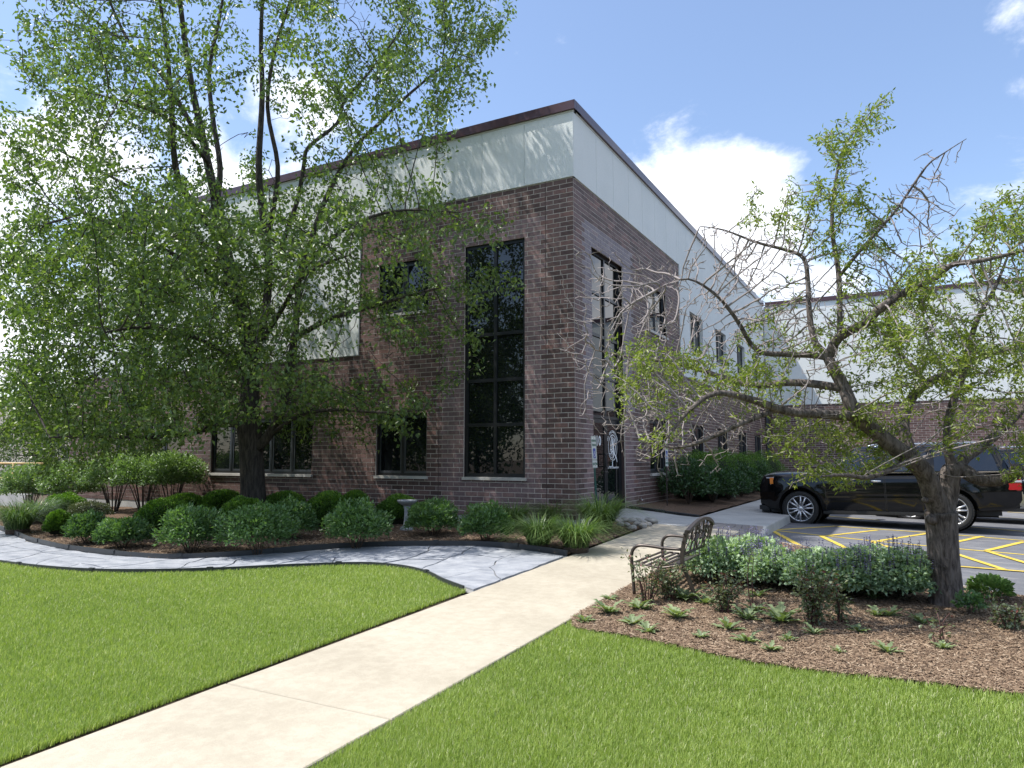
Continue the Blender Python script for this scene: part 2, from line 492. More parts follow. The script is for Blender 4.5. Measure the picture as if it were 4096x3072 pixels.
class MB:
    """collects polygons, then links them as one mesh object"""

    def __init__(s):
        s.v, s.f, s.tint = [], [], []

    def add(s, vs, fs, tint=0.5):
        n = len(s.v)
        s.v += [tuple(p) for p in vs]
        for f in fs:
            s.f.append([i + n for i in f])
            s.tint.append(tint)

    def box(s, lo, hi, tint=0.5, M=None):
        (a, b, c), (d, e, f) = lo, hi
        vs = [(a, b, c), (d, b, c), (d, e, c), (a, e, c), (a, b, f), (d, b, f), (d, e, f), (a, e, f)]
        if M is not None:
            vs = [M @ Vector(p) for p in vs]
        s.add(vs, [(0, 3, 2, 1), (4, 5, 6, 7), (0, 1, 5, 4), (1, 2, 6, 5), (2, 3, 7, 6), (3, 0, 4, 7)], tint)

    def bbox(s, lo, hi, bev=0.01, M=None):
        """box with bevelled vertical and horizontal edges (chamfered)"""
        bm = bmesh.new()
        (a, b, c), (d, e, f) = lo, hi
        vv = [bm.verts.new(p) for p in [(a, b, c), (d, b, c), (d, e, c), (a, e, c), (a, b, f), (d, b, f), (d, e, f), (a, e, f)]]
        for q in [(0, 3, 2, 1), (4, 5, 6, 7), (0, 1, 5, 4), (1, 2, 6, 5), (2, 3, 7, 6), (3, 0, 4, 7)]:
            bm.faces.new([vv[i] for i in q])
        bmesh.ops.bevel(bm, geom=bm.edges[:], offset=bev, segments=2, affect='EDGES')
        bm.verts.index_update()
        s.add([(M @ v.co) if M is not None else v.co for v in bm.verts], [[v.index for v in fc.verts] for fc in bm.faces])
        bm.free()

    def tube(s, pts, radii, n=8, cap=True, tint=0.5, squash=None):
        pts = [Vector(p) for p in pts]
        if isinstance(radii, (int, float)):
            radii = [radii] * len(pts)
        prev = None
        rings = []
        for i, p in enumerate(pts):
            d = (pts[min(i + 1, len(pts) - 1)] - pts[max(i - 1, 0)])
            if d.length < 1e-9:
                d = Vector((0, 0, 1))
            d.normalize()
            if prev is None:
                a = d.orthogonal().normalized() if abs(d.z) < 0.95 else Vector((1, 0, 0))
                a = (a - d * a.dot(d)).normalized()
            else:
                a = prev - d * prev.dot(d)
                a = a.normalized() if a.length > 1e-6 else d.orthogonal().normalized()
            prev = a
            b = d.cross(a)
            ring = []
            for k in range(n):
                th = 2 * math.pi * k / n
                ring.append(p + (a * math.cos(th) + b * math.sin(th)) * radii[i])
            rings.append(ring)
        vs = [q for r_ in rings for q in r_]
        fs = []
        for i in range(len(pts) - 1):
            for k in range(n):
                k2 = (k + 1) % n
                fs.append((i * n + k, i * n + k2, (i + 1) * n + k2, (i + 1) * n + k))
        if cap:
            fs.append(tuple(range(n - 1, -1, -1)))
            fs.append(tuple((len(pts) - 1) * n + k for k in range(n)))
        s.add(vs, fs, tint)

    def lathe(s, prof, n=24, M=None, wob=0.0, lobes=0):
        vs, fs = [], []
        for r_, z in prof:
            for k in range(n):
                th = 2 * math.pi * k / n
                rr = r_ * (1 + wob * math.cos(lobes * th))
                p = Vector((rr * math.cos(th), rr * math.sin(th), z))
                vs.append(M @ p if M is not None else p)
        for i in range(len(prof) - 1):
            for k in range(n):
                k2 = (k + 1) % n
                fs.append((i * n + k, i * n + k2, (i + 1) * n + k2, (i + 1) * n + k))
        s.add(vs, fs)

    def prism(s, poly, thick, M=None):
        """polygon in the xy plane extruded along z by thick"""
        n = len(poly)
        vs = [Vector((p[0], p[1], 0)) for p in poly] + [Vector((p[0], p[1], thick)) for p in poly]
        if M is not None:
            vs = [M @ p for p in vs]
        fs = [tuple(range(n - 1, -1, -1)), tuple(range(n, 2 * n))]
        for i in range(n):
            j = (i + 1) % n
            fs.append((i, j, n + j, n + i))
        s.add(vs, fs)

    def mesh(s, name, tint=False):
        me = bpy.data.meshes.new(name)
        me.from_pydata(s.v, [], s.f)
        if tint:
            a = me.attributes.new('tint', 'FLOAT', 'FACE')
            a.data.foreach_set('value', np.array(s.tint, dtype=np.float32))
        return me

    def build(s, name, mat, parent=None, loc=None, rotz=0, smooth=False, tint=False):
        return finish(name, s.mesh(name, tint), mat, parent, loc, rotz, smooth)


def np_mesh(name, verts, tris, tint=None, quads=None):
    """fast mesh from arrays; tint is one value per polygon"""
    me = bpy.data.meshes.new(name)
    verts = np.asarray(verts, dtype=np.float32)
    parts, tot = [], []
    if quads is not None and len(quads):
        parts.append(np.asarray(quads, dtype=np.int32).ravel())
        tot.append(np.full(len(quads), 4, dtype=np.int32))
    if tris is not None and len(tris):
        parts.append(np.asarray(tris, dtype=np.int32).ravel())
        tot.append(np.full(len(tris), 3, dtype=np.int32))
    loops = np.concatenate(parts)
    tot = np.concatenate(tot)
    start = np.concatenate([[0], np.cumsum(tot)[:-1]]).astype(np.int32)
    me.vertices.add(len(verts))
    me.vertices.foreach_set('co', verts.ravel())
    me.loops.add(len(loops))
    me.loops.foreach_set('vertex_index', loops)
    me.polygons.add(len(tot))
    me.polygons.foreach_set('loop_start', start)
    me.polygons.foreach_set('loop_total', tot)
    me.update(calc_edges=True)
    if tint is not None:
        a = me.attributes.new('tint', 'FLOAT', 'FACE')
        a.data.foreach_set('value', np.asarray(tint, dtype=np.float32))
    return me


def unit(a):
    return a / np.maximum(np.linalg.norm(a, axis=1, keepdims=True), 1e-9)


def leaves_mesh(name, P, D, N, ln, wd, tint, fold=0.18, shape=0.42):
    """each leaf is a pointed blade folded along its midrib (two triangles)"""
    n = len(P)
    D = unit(D)
    S = unit(np.cross(D, N))
    N = np.cross(S, D)
    ln = np.broadcast_to(np.asarray(ln, float), (n,))[:, None]
    wd = np.broadcast_to(np.asarray(wd, float), (n,))[:, None]
    m = P + D * ln * shape
    V = np.empty((n, 4, 3))
    V[:, 0] = P
    V[:, 1] = m + S * wd / 2 + N * wd * fold
    V[:, 2] = P + D * ln - N * ln * 0.12
    V[:, 3] = m - S * wd / 2 + N * wd * fold
    base = np.arange(n)[:, None] * 4
    T = np.concatenate([base + np.array([[0, 1, 2]]), base + np.array([[0, 2, 3]])], axis=1).reshape(-1, 3)
    return np_mesh(name, V.reshape(-1, 3), T, np.repeat(np.clip(tint, 0, 1), 2))


def rand_dirs(n):
    return unit(rng.normal(size=(n, 3)))


def in_poly(px, py, poly):
    px, py = np.asarray(px, float), np.asarray(py, float)
    inside = np.zeros(px.shape, bool)
    n = len(poly)
    j = n - 1
    for i in range(n):
        xi, yi = poly[i]
        xj, yj = poly[j]
        if yi != yj:
            c = ((yi > py) != (yj > py)) & (px < (xj - xi) * (py - yi) / (yj - yi) + xi)
            inside ^= c
        j = i
    return inside


def catmull(pts, per=4):
    pts = [Vector(p) for p in pts]
    if len(pts) < 3:
        return [pts[0].lerp(pts[-1], i / (per * 2)) for i in range(per * 2 + 1)]
    out = []
    for i in range(len(pts) - 1):
        p0, p1, p2, p3 = pts[max(i - 1, 0)], pts[i], pts[i + 1], pts[min(i + 2, len(pts) - 1)]
        for k in range(per):
            u = k / per
            out.append(0.5 * ((2 * p1) + (p2 - p0) * u + (2 * p0 - 5 * p1 + 4 * p2 - p3) * u * u + (3 * p1 - p0 - 3 * p2 + p3) * u ** 3))
    out.append(pts[-1])
    return out


def sheet(name, outline, step, mat, zf=H, dz=0.0, bumpy=0.0):
    """ground-hugging sheet with the given outline"""
    pts = []
    n = len(outline)
    for i in range(n):
        a, b = Vector(outline[i][:2]), Vector(outline[(i + 1) % n][:2])
        k = max(1, int((b - a).length / step))
        for j in range(k):
            pts.append(a.lerp(b, j / k))
    m = len(pts)
    edges = [(i, (i + 1) % m) for i in range(m)]
    xs = [p[0] for p in outline]
    ys = [p[1] for p in outline]
    gx, gy = np.meshgrid(np.arange(min(xs) + step / 2, max(xs), step), np.arange(min(ys) + step / 2, max(ys), step))
    gx, gy = gx.ravel(), gy.ravel()
    ok = in_poly(gx, gy, [(p.x, p.y) for p in pts])
    verts = pts + [Vector((x, y)) for x, y in zip(gx[ok], gy[ok])]
    r_ = geometry.delaunay_2d_cdt(verts, edges, [], 1, 1e-5)
    me = bpy.data.meshes.new(name)
    V = []
    for p in r_[0]:
        z = float(zf(p.x, p.y)) + dz
        if bumpy:
            z += bumpy * noise.noise(Vector((p.x * 2.2, p.y * 2.2, 3.1)))
        V.append((p.x, p.y, z))
    me.from_pydata(V, [], [list(f) for f in r_[2]])
    o = finish(name, me, mat)
    bm = bmesh.new()
    bm.from_mesh(me)
    bmesh.ops.recalc_face_normals(bm, faces=bm.faces[:])
    if sum(f.normal.z for f in bm.faces) < 0:
        bmesh.ops.reverse_faces(bm, faces=bm.faces[:])
    bm.to_mesh(me)
    bm.free()
    return o


def text_mesh(txt, size, depth=0.002, align='CENTER', bold=0.0, spacing=1.0):
    cu = bpy.data.curves.new('lettering', 'FONT')
    cu.body = txt
    cu.size = size
    cu.extrude = depth
    cu.offset = bold
    cu.space_character = spacing
    cu.align_x = align
    cu.align_y = 'CENTER'
    cu.resolution_u = 2
    o = bpy.data.objects.new('lettering', cu)
    COL.objects.link(o)
    dg = bpy.context.evaluated_depsgraph_get()
    dg.update()
    me = bpy.data.meshes.new_from_object(o.evaluated_get(dg))
    bpy.data.objects.remove(o)
    return me

# ================================================================== THE SETTING
def smooth_line(pts, per=5):
    return [(p.x, p.y) for p in catmull([Vector((x, y, 0)) for x, y in pts], per)]


WALK_L, WALK_R = 1.36, 2.88
LAWN_EDGE = smooth_line([(-30, -4.4), (-20, -5.6), (-13, -6.5), (-9.0, -6.95), (-6.53, -7.10), (-5.3, -7.14), (-4.3, -7.02), (-3.42, -6.74), (-2.56, -6.21), (-1.77, -5.62), (-1.03, -5.16), (-0.36, -5.14),
                         (0.25, -5.38), (0.75, -5.75), (1.24, -6.04)])
EDGING = smooth_line([(-30, -1.2), (-22, -2.2), (-15.5, -3.5), (-11.79, -4.54), (-10.2, -5.02), (-8.73, -5.47), (-7.2, -5.8), (-5.99, -5.90), (-4.9, -5.93), (-4.1, -5.78), (-3.3, -5.13), (-2.81, -4.28), (-2.03, -3.65),
                      (-0.9, -3.12), (-0.02, -3.00), (0.8, -3.18), (1.33, -3.36)])
BED_EDGE = smooth_line([(2.90, -6.70), (3.08, -7.02), (3.56, -7.08), (4.04, -7.18), (4.59, -7.33), (5.14, -7.36), (5.52, -7.33), (5.97, -7.30), (6.45, -7.28), (8, -7.1), (10.5, -6.4), (14, -5.8)])
LOT_EDGE = smooth_line([(3.25, 0.30), (3.55, -0.02), (4.05, -0.5), (4.62, -1.12), (5.3, -2.2), (5.91, -3.08), (6.34, -3.50), (6.81, -3.76), (8.5, -4.3), (14, -4.8)])

# far ground: one sheet to the horizon, sunk under the beds, lawns and paving
gx = np.concatenate([[-1500, -400, -120, -60], np.arange(-36, 3.0, 1.0), [3.6, 12, 30, 80, 300, 1500]])
gy = np.concatenate([[-1500, -400, -120, -50, -30], np.arange(-22, 3.0, 1.0), [6, 12, 20, 40, 120, 400, 1500]])
gv = [(x, y, (float(H(x, max(y, -22))) - 0.07) if x < 3.2 else -0.85) for y in gy for x in gx]
nx = len(gx)
gf = [(j * nx + i, j * nx + i + 1, (j + 1) * nx + i + 1, (j + 1) * nx + i) for j in range(len(gy) - 1) for i in range(nx - 1)]
me = bpy.data.meshes.new('ground')
me.from_pydata(gv, [], gf)
kind(finish('ground', me, 'soil'), 'structure')

# lawns
left_lawn = LAWN_EDGE + [(1.29, -16), (1.29, -24), (-30, -24)]
kind(sheet('soil_strip', [(1.15, -6.1), (1.15, -24), (1.37, -24), (1.37, -6.1)], 0.4, 'soil', dz=-0.035, bumpy=0.01), 'structure')
kind(sheet('lawn', left_lawn, 0.8, 'turf', dz=-0.012, bumpy=0.012), 'structure')
right_lawn = [(2.92, -24), (2.92, -6.72)] + BED_EDGE[1:] + [(14, -24)]
kind(sheet('lawn', right_lawn, 0.8, 'turf', dz=-0.012, bumpy=0.012), 'structure')

# planting beds
bed_left = [(-24, -1.0)] + [p for p in EDGING if p[0] > -24] + [(1.33, -1.6), (1.33, 0.30), (0.95, 0.62), (0.012, 0.62), (0.012, -0.012), (-17.4, -0.012), (-17.4, 0.0), (-24, 0.6)]


def HB(x, y):
    """bed soil is mounded a little"""
    return H(x, y) + 0.05 * np.clip((np.asarray(y) * -0.2), 0, 1) * 0.6


kind(sheet('mulch_bed', bed_left, 0.35, 'mulch', dz=0.012, bumpy=0.03), 'structure')
bed_right = [(WALK_R + 0.01, -6.68)] + BED_EDGE[1:] + [(14, -4.95)] + [(x - 0.09, y - 0.12) for x, y in LOT_EDGE[::-1]][:-2] + [(WALK_R + 0.3, 0.05), (WALK_R + 0.01, -0.4)]
kind(sheet('mulch_bed', bed_right, 0.3, 'mulch', dz=0.012, bumpy=0.035), 'structure')
bed_wall = [(0.012, 2.95), (1.70, 2.68), (1.74, 22.4), (0.012, 22.4)]
kind(sheet('mulch_bed', bed_wall, 0.5, 'mulch', dz=0.02, bumpy=0.03), 'structure')

# entrance walk: slabs, each its own piece
walk_root = bpy.data.objects.new('sidewalk', None)
COL.objects.link(walk_root)
kind(walk_root, 'structure')


def slab(poly, mat='concrete_walk', name='slab', thick=0.10, zf=H, gap=0.006, step=0.5, dz=0.0):
    c = Vector((sum(p[0] for p in poly) / len(poly), sum(p[1] for p in poly) / len(poly)))
    P = []
    for x, y in poly:
        d = Vector((x, y)) - c
        P.append(Vector((x, y)) - d.normalized() * gap * 1.4)
    pts = []
    n = len(P)
    for i in range(n):
        a, b = P[i], P[(i + 1) % n]
        k = max(1, int((b - a).length / step))
        pts += [a.lerp(b, j / k) for j in range(k)]
    m = len(pts)
    mb = MB()
    e = 0.008
    top = [(p.x - (p.x - c.x) * 0.0 - e * (p - c).normalized().x, p.y - e * (p - c).normalized().y, float(zf(p.x, p.y)) + dz) for p in pts]
    mid = [(p.x, p.y, float(zf(p.x, p.y)) + dz - 0.007) for p in pts]
    bot = [(p.x, p.y, float(zf(p.x, p.y)) + dz - thick) for p in pts]
    fs = []
    for i in range(m):
        j = (i + 1) % m
        fs += [(m + i, m + j, j, i), (2 * m + i, 2 * m + j, m + j, m + i)]
    cen = (c.x, c.y, float(np.mean([q[2] for q in top])))
    mb.add(top + mid + bot + [cen], fs + [(i, (i + 1) % m, 3 * m) for i in range(m)])
    return mb.build(name, mat, walk_root)


joints = [-17.5, -15.9, -14.3, -12.7, -11.1, -9.44, -7.73, -6.24, -4.72, -3.2, -1.68, -0.15]
for a, b in zip(joints[:-1], joints[1:]):
    slab([(WALK_L, a), (WALK_R, a), (WALK_R, b), (WALK_L, b)])
slab([(WALK_L, -0.15), (WALK_R, -0.15), (3.0, 0.25), (3.0, 0.75), (WALK_L, 0.75)])
slab([(0.02, 0.75), (WALK_L, 0.75), (WALK_L, 2.70), (0.02, 2.92)], 'concrete_grey')
slab([(WALK_L, 0.75), (1.95, 0.75), (1.95, 2.62), (WALK_L, 2.70)], 'concrete_grey')
ramp_z = lambda x, y: H(x, y) - 0.17 * sstep((np.asarray(x) - 2.5) / 0.75) * sstep((np.asarray(y) - 0.1) / 0.25) * sstep((1.75 - np.asarray(y)) / 0.3)
slab([(3.0, 0.25), (3.24, 0.30), (3.24, 0.75), (3.0, 0.75)], 'stamped_concrete', zf=ramp_z)
# stamped ramp made of rows of small stamped units
for i in range(10):
    for j in range(5):
        x0, x1 = 1.96 + i * 0.128, 1.96 + (i + 1) * 0.128
        y0, y1 = 0.76 + j * 0.19 + (0.05 if i % 2 else 0), 0.76 + (j + 1) * 0.19 + (0.05 if i % 2 else 0)
        slab([(x0, y0), (x1, y0), (x1, y1), (x0, y1)], 'stamped_concrete', 'stamped_paver', 0.06, ramp_z, 0.004, 9)
slab([(1.95, 1.78), (3.24, 1.78), (3.24, 2.62), (1.95, 2.62)], 'concrete_grey')
yy = [2.62, 4.2, 5.8, 7.4, 9.0, 10.6, 12.2, 13.8, 15.4, 17.0, 18.6, 20.2, 22.3]
for a, b in zip(yy[:-1], yy[1:]):
    slab([(1.74, a), (3.24, a), (3.24, b), (1.74, b)], 'concrete_grey')

# parking lot and kerbs
lot_poly = [(3.27, 22.4), (3.27, 0.32)] + LOT_EDGE[1:] + [(60, -6), (60, 22.4)]
kind(sheet('parking_lot', lot_poly, 1.2, 'asphalt', zf=LOT), 'structure')
far_lot = [(26.2, 22.4), (60, 22.4), (120, 60), (26.2, 60)]
kind(sheet('parking_lot', far_lot, 12, 'asphalt', zf=LOT, dz=-0.01), 'structure')


def kerb(name, pts, w=0.13, mat='concrete_grey', zf=H):
    mb = MB()
    for i in range(len(pts) - 1):
        a, b = Vector(pts[i]), Vector(pts[i + 1])
        if (b - a).length < 0.05:
            continue
        d = (b - a).normalized()
        nrm = Vector((d.y, -d.x))
        q = []
        for p in (a + d * 0.003, b - d * 0.003):
            zt = float(zf(p.x, p.y)) + 0.004
            zl = float(LOT(p.x, p.y)) - 0.05
            for off, z in ((-w, zl), (-w, zt), (-0.015, zt), (0.0, zt - 0.02), (0.02, zl)):
                r_ = p + nrm * off
                q.append((r_.x, r_.y, z))
        mb.add(q, [(0, 1, 6, 5), (1, 2, 7, 6), (2, 3, 8, 7), (3, 4, 9, 8), (0, 4, 3, 2, 1), (5, 6, 7, 8, 9)])
    return kind(mb.build(name, mat), 'structure')


kerb('kerb', [(3.30, 22.3), (3.30, 12), (3.30, 8), (3.30, 5), (3.30, 3), (3.30, 1.80), (3.30, 1.55), (3.30, 1.3)][::-1], zf=lambda x, y: ramp_z(min(x, 3.24), y))
kerb('kerb', [(x, y) for x, y in LOT_EDGE][::-1], w=0.13)


def stripe(pts, w=0.10, dz=0.005):
    mb = MB()
    for a, b in zip(pts[:-1], pts[1:]):
        a, b = Vector(a), Vector(b)
        d = (b - a).normalized()
        n = Vector((-d.y, d.x)) * w / 2
        k = max(1, int((b - a).length / 1.0))
        for i in range(k):
            p, q = a.lerp(b, i / k), a.lerp(b, (i + 1) / k)
            vs = [(r_.x, r_.y, float(LOT(r_.x, r_.y)) + dz) for r_ in (p - n, q - n, q + n, p + n)]
            mb.add(vs, [(0, 1, 2, 3)])
    return mb


def lotp(px, py):
    p = at(px, py, LOT)
    return (p.x, p.y)


marks = [[(3000 + 70 * .4728 * 2.0, 1700 + 893 * .4728), (3000 + 700 * .4728, 1700 + 858 * .4728)],
         [(3086, 2121), (3290, 2143), (3500, 2165), (3790, 2192), (4096, 2219)],
         [(3330, 2105), (3700, 2130), (4096, 2163)],
         [(3290, 2146), (3510, 2108 + 13)], [(3490, 2168), (3720, 2133)], [(3820, 2170), (3930, 2146)], [(3945, 2204), (4096, 2168)],
         [(3090, 2124), (3200, 2185), (3290, 2225)], [(3285, 2146), (3450, 2225)], [(3490, 2170), (3590, 2200)],
         [(3820, 2216), (4020, 2282)], [(3945, 2206), (4130, 2262)], [(3820, 2267), (4140, 2292)],
         [(3270, 2063), (3520, 2083)], [(3700, 2095), (4096, 2128)], [(3880, 2062), (4096, 2078)], [(4030, 2050), (4130, 2056)]]
for i, seq in enumerate(marks):
    o = stripe([lotp(*q) for q in seq], 0.10, 0.004 + 0.0008 * i).build('painted_line', 'yellow_paint')
    kind(o, 'structure')

# flagstone path with gravel joints
path_poly = [p for p in LAWN_EDGE] + [(1.35, -6.06), (1.35, -3.36)] + EDGING[::-1]
kind(sheet('gravel_path', path_poly, 0.5, 'gravel', dz=-0.012, bumpy=0.01), 'structure')
path_root = bpy.data.objects.new('flagstone_path', None)
COL.objects.link(path_root)
kind(path_root, 'structure')


def resample(line, n):
    L = [0]
    for a, b in zip(line[:-1], line[1:]):
        L.append(L[-1] + math.dist(a, b))
    out = []
    for i in range(n):
        s = L[-1] * i / (n - 1)
        k = max(j for j in range(len(L)) if L[j] <= s + 1e-9)
        k = min(k, len(line) - 2)
        u = (s - L[k]) / max(L[k + 1] - L[k], 1e-9)
        out.append(Vector((line[k][0] + (line[k + 1][0] - line[k][0]) * u, line[k][1] + (line[k + 1][1] - line[k][1]) * u)))
    return out


NS = 25
la = resample([p for p in LAWN_EDGE if p[0] > -18] + [(1.33, -6.06)], NS)
eb = resample([p for p in EDGING if p[0] > -18.5] + [(1.34, -3.36)], NS)
rs = random.Random(5)
rows = 3
grid = []
for i in range(NS):
    wdt = (eb[i] - la[i]).length
    col = []
    for j in range(rows + 1):
        u = j / rows
        if 0 < j < rows:
            u += rs.uniform(-0.09, 0.09)
        q = la[i].lerp(eb[i], 0.03 + 0.94 * u)
        if 0 < i < NS - 1:
            q += (la[i + 1] - la[i]) * rs.uniform(-0.28, 0.28)
        col.append(q)
    grid.append(col)
skip = set()
for i in range(NS - 1):
    for j in range(rows):
        if (i, j) in skip:
            continue
        poly = [grid[i][j], grid[i + 1][j], grid[i + 1][j + 1], grid[i][j + 1]]
        if rs.random() < 0.45 and j + 1 < rows:
            poly = [grid[i][j], grid[i + 1][j], grid[i + 1][j + 1], grid[i + 1][j + 2], grid[i][j + 2], grid[i][j + 1]]
            skip.add((i, j + 1))
        c = sum(poly, Vector((0, 0))) / len(poly)
        fine = []
        for a, b in zip(poly, poly[1:] + poly[:1]):
            for k in range(6):
                q = a.lerp(b, k / 6)
                q = q + Vector((noise.noise(Vector((q.x * 3, q.y * 3, 0))), noise.noise(Vector((q.x * 3, q.y * 3, 9))))) * 0.045
                fine.append(q + (c - q).normalized() * 0.013)
        n = len(fine)
        tilt = Vector((rs.uniform(-.006, .006), rs.uniform(-.006, .006)))
        dzz = rs.uniform(0.006, 0.014)
        ztop = lambda q: float(H(q.x, q.y)) + dzz + tilt.dot(q - c) + 0.006 * noise.noise(Vector((q.x * 4, q.y * 4, 2)))
        mb = MB()
        top = [(q.x, q.y, ztop(q)) for q in fine]
        inn = [(q.x + (c.x - q.x) * .45, q.y + (c.y - q.y) * .45, ztop(q.lerp(c, .45)) + 0.004) for q in fine]
        bot = [(q.x, q.y, float(H(q.x, q.y)) - 0.03) for q in fine]
        fs = []
        for a in range(n):
            b2 = (a + 1) % n
            fs += [(2 * n + a, 2 * n + b2, b2, a), (a, b2, n + b2, n + a)]
        fs.append(tuple(range(n, 2 * n)))
        mb.add(top + inn + bot, fs)
        mb.build('flagstone', 'flagstone', path_root)


# steel bed edging: strips with joining clips
def edging(name, line, label, hgt, group, clip_step):
    t = thing(name, label, 'edging', (0, 0, 0), 0, group)
    mb = MB()
    V = [Vector(p) for p in line]
    th = 0.012
    vs, fs = [], []
    for i, p in enumerate(V):
        d = (V[min(i + 1, len(V) - 1)] - V[max(i - 1, 0)]).normalized()
        nrm = Vector((-d.y, d.x)) * th
        z = float(H(p.x, p.y))
        wv = 0.012 * noise.noise(Vector((p.x * .7, p.y * .7, 4)))
        for q in (p - nrm, p + nrm):
            vs += [(q.x, q.y, z - 0.06), (q.x, q.y, z + hgt + wv)]
    for i in range(len(V) - 1):
        a, b = i * 4, (i + 1) * 4
        fs += [(a, b, b + 1, a + 1), (a + 1, b + 1, b + 3, a + 3), (a + 3, b + 3, b + 2, a + 2)]
    fs += [(0, 1, 3, 2), (len(vs) - 4, len(vs) - 2, len(vs) - 1, len(vs) - 3)]
    mb.add(vs, fs)
    mb.build('strip', 'edging_steel', t)
    acc = 0.4
    for a, b in zip(V[:-1], V[1:]):
        acc += (b - a).length
        if acc > clip_step:
            acc = 0
            z = float(H(a.x, a.y))
            M = Matrix.Translation((a.x, a.y, z)) @ Matrix.Rotation(math.atan2((b - a).y, (b - a).x), 4, 'Z')
            c = MB()
            c.bbox((-0.045, -0.024, hgt * .35), (0.045, 0.024, hgt + 0.01), 0.006, M)
            c.build('clip', 'edging_steel', t)


edging('bed_edging', [p for p in EDGING if p[0] > -14], 'dark steel edging strip along the mulch bed beside the flagstone path', 0.085, 'steel edging strips', 1.25)
edging('lawn_edging', [p for p in LAWN_EDGE if p[0] > -14], 'dark steel edging strip between the lawn and the flagstone path', 0.055, 'steel edging strips', 1.6)

# ================================================================== THE BUILDING
CH = 0.1016
BL = 0.3048
office = thing('office_building', 'two-storey brown brick office building with pale upper panels and dark roof trim', 'building')
FR_L = (Vector((0, 0, 0)), Vector((-1, 0, 0)), Vector((0, -1, 0)))
FR_R = (Vector((0, 0, 0)), Vector((0, 1, 0)), Vector((1, 0, 0)))
FR_W = (Vector((0, 22.5, 0)), Vector((1, 0, 0)), Vector((0, -1, 0)))


def fp(fr, u, n, z):
    p = fr[0] + fr[1] * u + fr[2] * n
    return Vector((p.x, p.y, z))


def fbox(mb, fr, u0, u1, z0, z1, n0, n1, tint=0.5):
    vs = [fp(fr, u0, n0, z0), fp(fr, u1, n0, z0), fp(fr, u1, n1, z0), fp(fr, u0, n1, z0), fp(fr, u0, n0, z1), fp(fr, u1, n0, z1), fp(fr, u1, n1, z1), fp(fr, u0, n1, z1)]
    fs = [(0, 3, 2, 1), (4, 5, 6, 7), (0, 1, 5, 4), (1, 2, 6, 5), (2, 3, 7, 6), (3, 0, 4, 7)]
    # right-handed frames need the faces turned
    if (fr[1].cross(fr[2])).z < 0:
        fs = [tuple(reversed(f)) for f in fs]
    mb.add(vs, fs, tint)


def free_spans(u0, u1, z, openings):
    spans = [(u0, u1)]
    for a, b, z0, z1 in openings:
        if z0 - 1e-4 <= z <= z1 + 1e-4:
            ns = []
            for s, e in spans:
                if b <= s or a >= e:
                    ns.append((s, e))
                else:
                    if a > s:
                        ns.append((s, a))
                    if b < e:
                        ns.append((b, e))
            spans = ns
    return spans


def slab_open(mb, fr, u0, u1, z0, z1, openings, n0, n1):
    zs = sorted({z0, z1} | {min(max(z, z0), z1) for o in openings for z in o[2:]})
    for a, b in zip(zs[:-1], zs[1:]):
        if b - a < 1e-4:
            continue
        for s, e in free_spans(u0, u1, (a + b) / 2, openings):
            if e - s > 1e-3:
                fbox(mb, fr, s, e, a, b, n0, n1)


Z0 = -2 * CH
SILL, HEAD = 6 * CH, 20 * CH
USILL, UHEAD = 43 * CH, 55 * CH
THEAD = 56 * CH
LOWTOP, TOP = 34 * CH, 67 * CH
L_OPEN = [(1.13, 2.63, SILL, THEAD), (3.61, 5.05, SILL, HEAD), (3.61, 5.05, USILL, UHEAD), (7.05, 10.75, SILL, HEAD), (12.05, 15.72, SILL, HEAD)]
R_OPEN = [(0.97, 2.92, Z0, 55 * CH), (4.78, 6.30, SILL, HEAD), (4.85, 6.50, USILL, UHEAD), (8.90, 10.45, SILL, HEAD), (12.35, 14.05, SILL, HEAD), (16.0, 17.6, SILL, HEAD), (19.4, 21.0, SILL, HEAD)]
RU_OPEN = [(8.90, 10.55, USILL, UHEAD), (12.35, 14.05, USILL, UHEAD), (16.0, 17.6, USILL, UHEAD), (19.4, 21.0, USILL, UHEAD)]
W_OPEN = []
L_LEN, R_LEN, W_LEN = 17.3, 22.4, 26.0
L_BLK, R_BLK = 5.62, 7.82

brick_jobs = []


def lay_bricks(wall, fr, u_start, u_end, k0, k1, openings, cls):
    for k in range(k0, k1):
        z0 = k * CH
        off = 0 if k % 2 else -BL / 2
        for s, e in free_spans(u_start, u_end, z0 + CH / 2, openings):
            i = math.floor((s - off) / BL)
            while off + i * BL < e:
                a = max(off + i * BL, s + 0.003)
                b = min(off + i * BL + BL - 0.012, e - 0.003)
                i += 1
                if b - a > 0.03:
                    brick_jobs.append((wall, fr, a, b, z0 + 0.0005, z0 + CH - 0.012, cls((a + b) / 2, z0)))


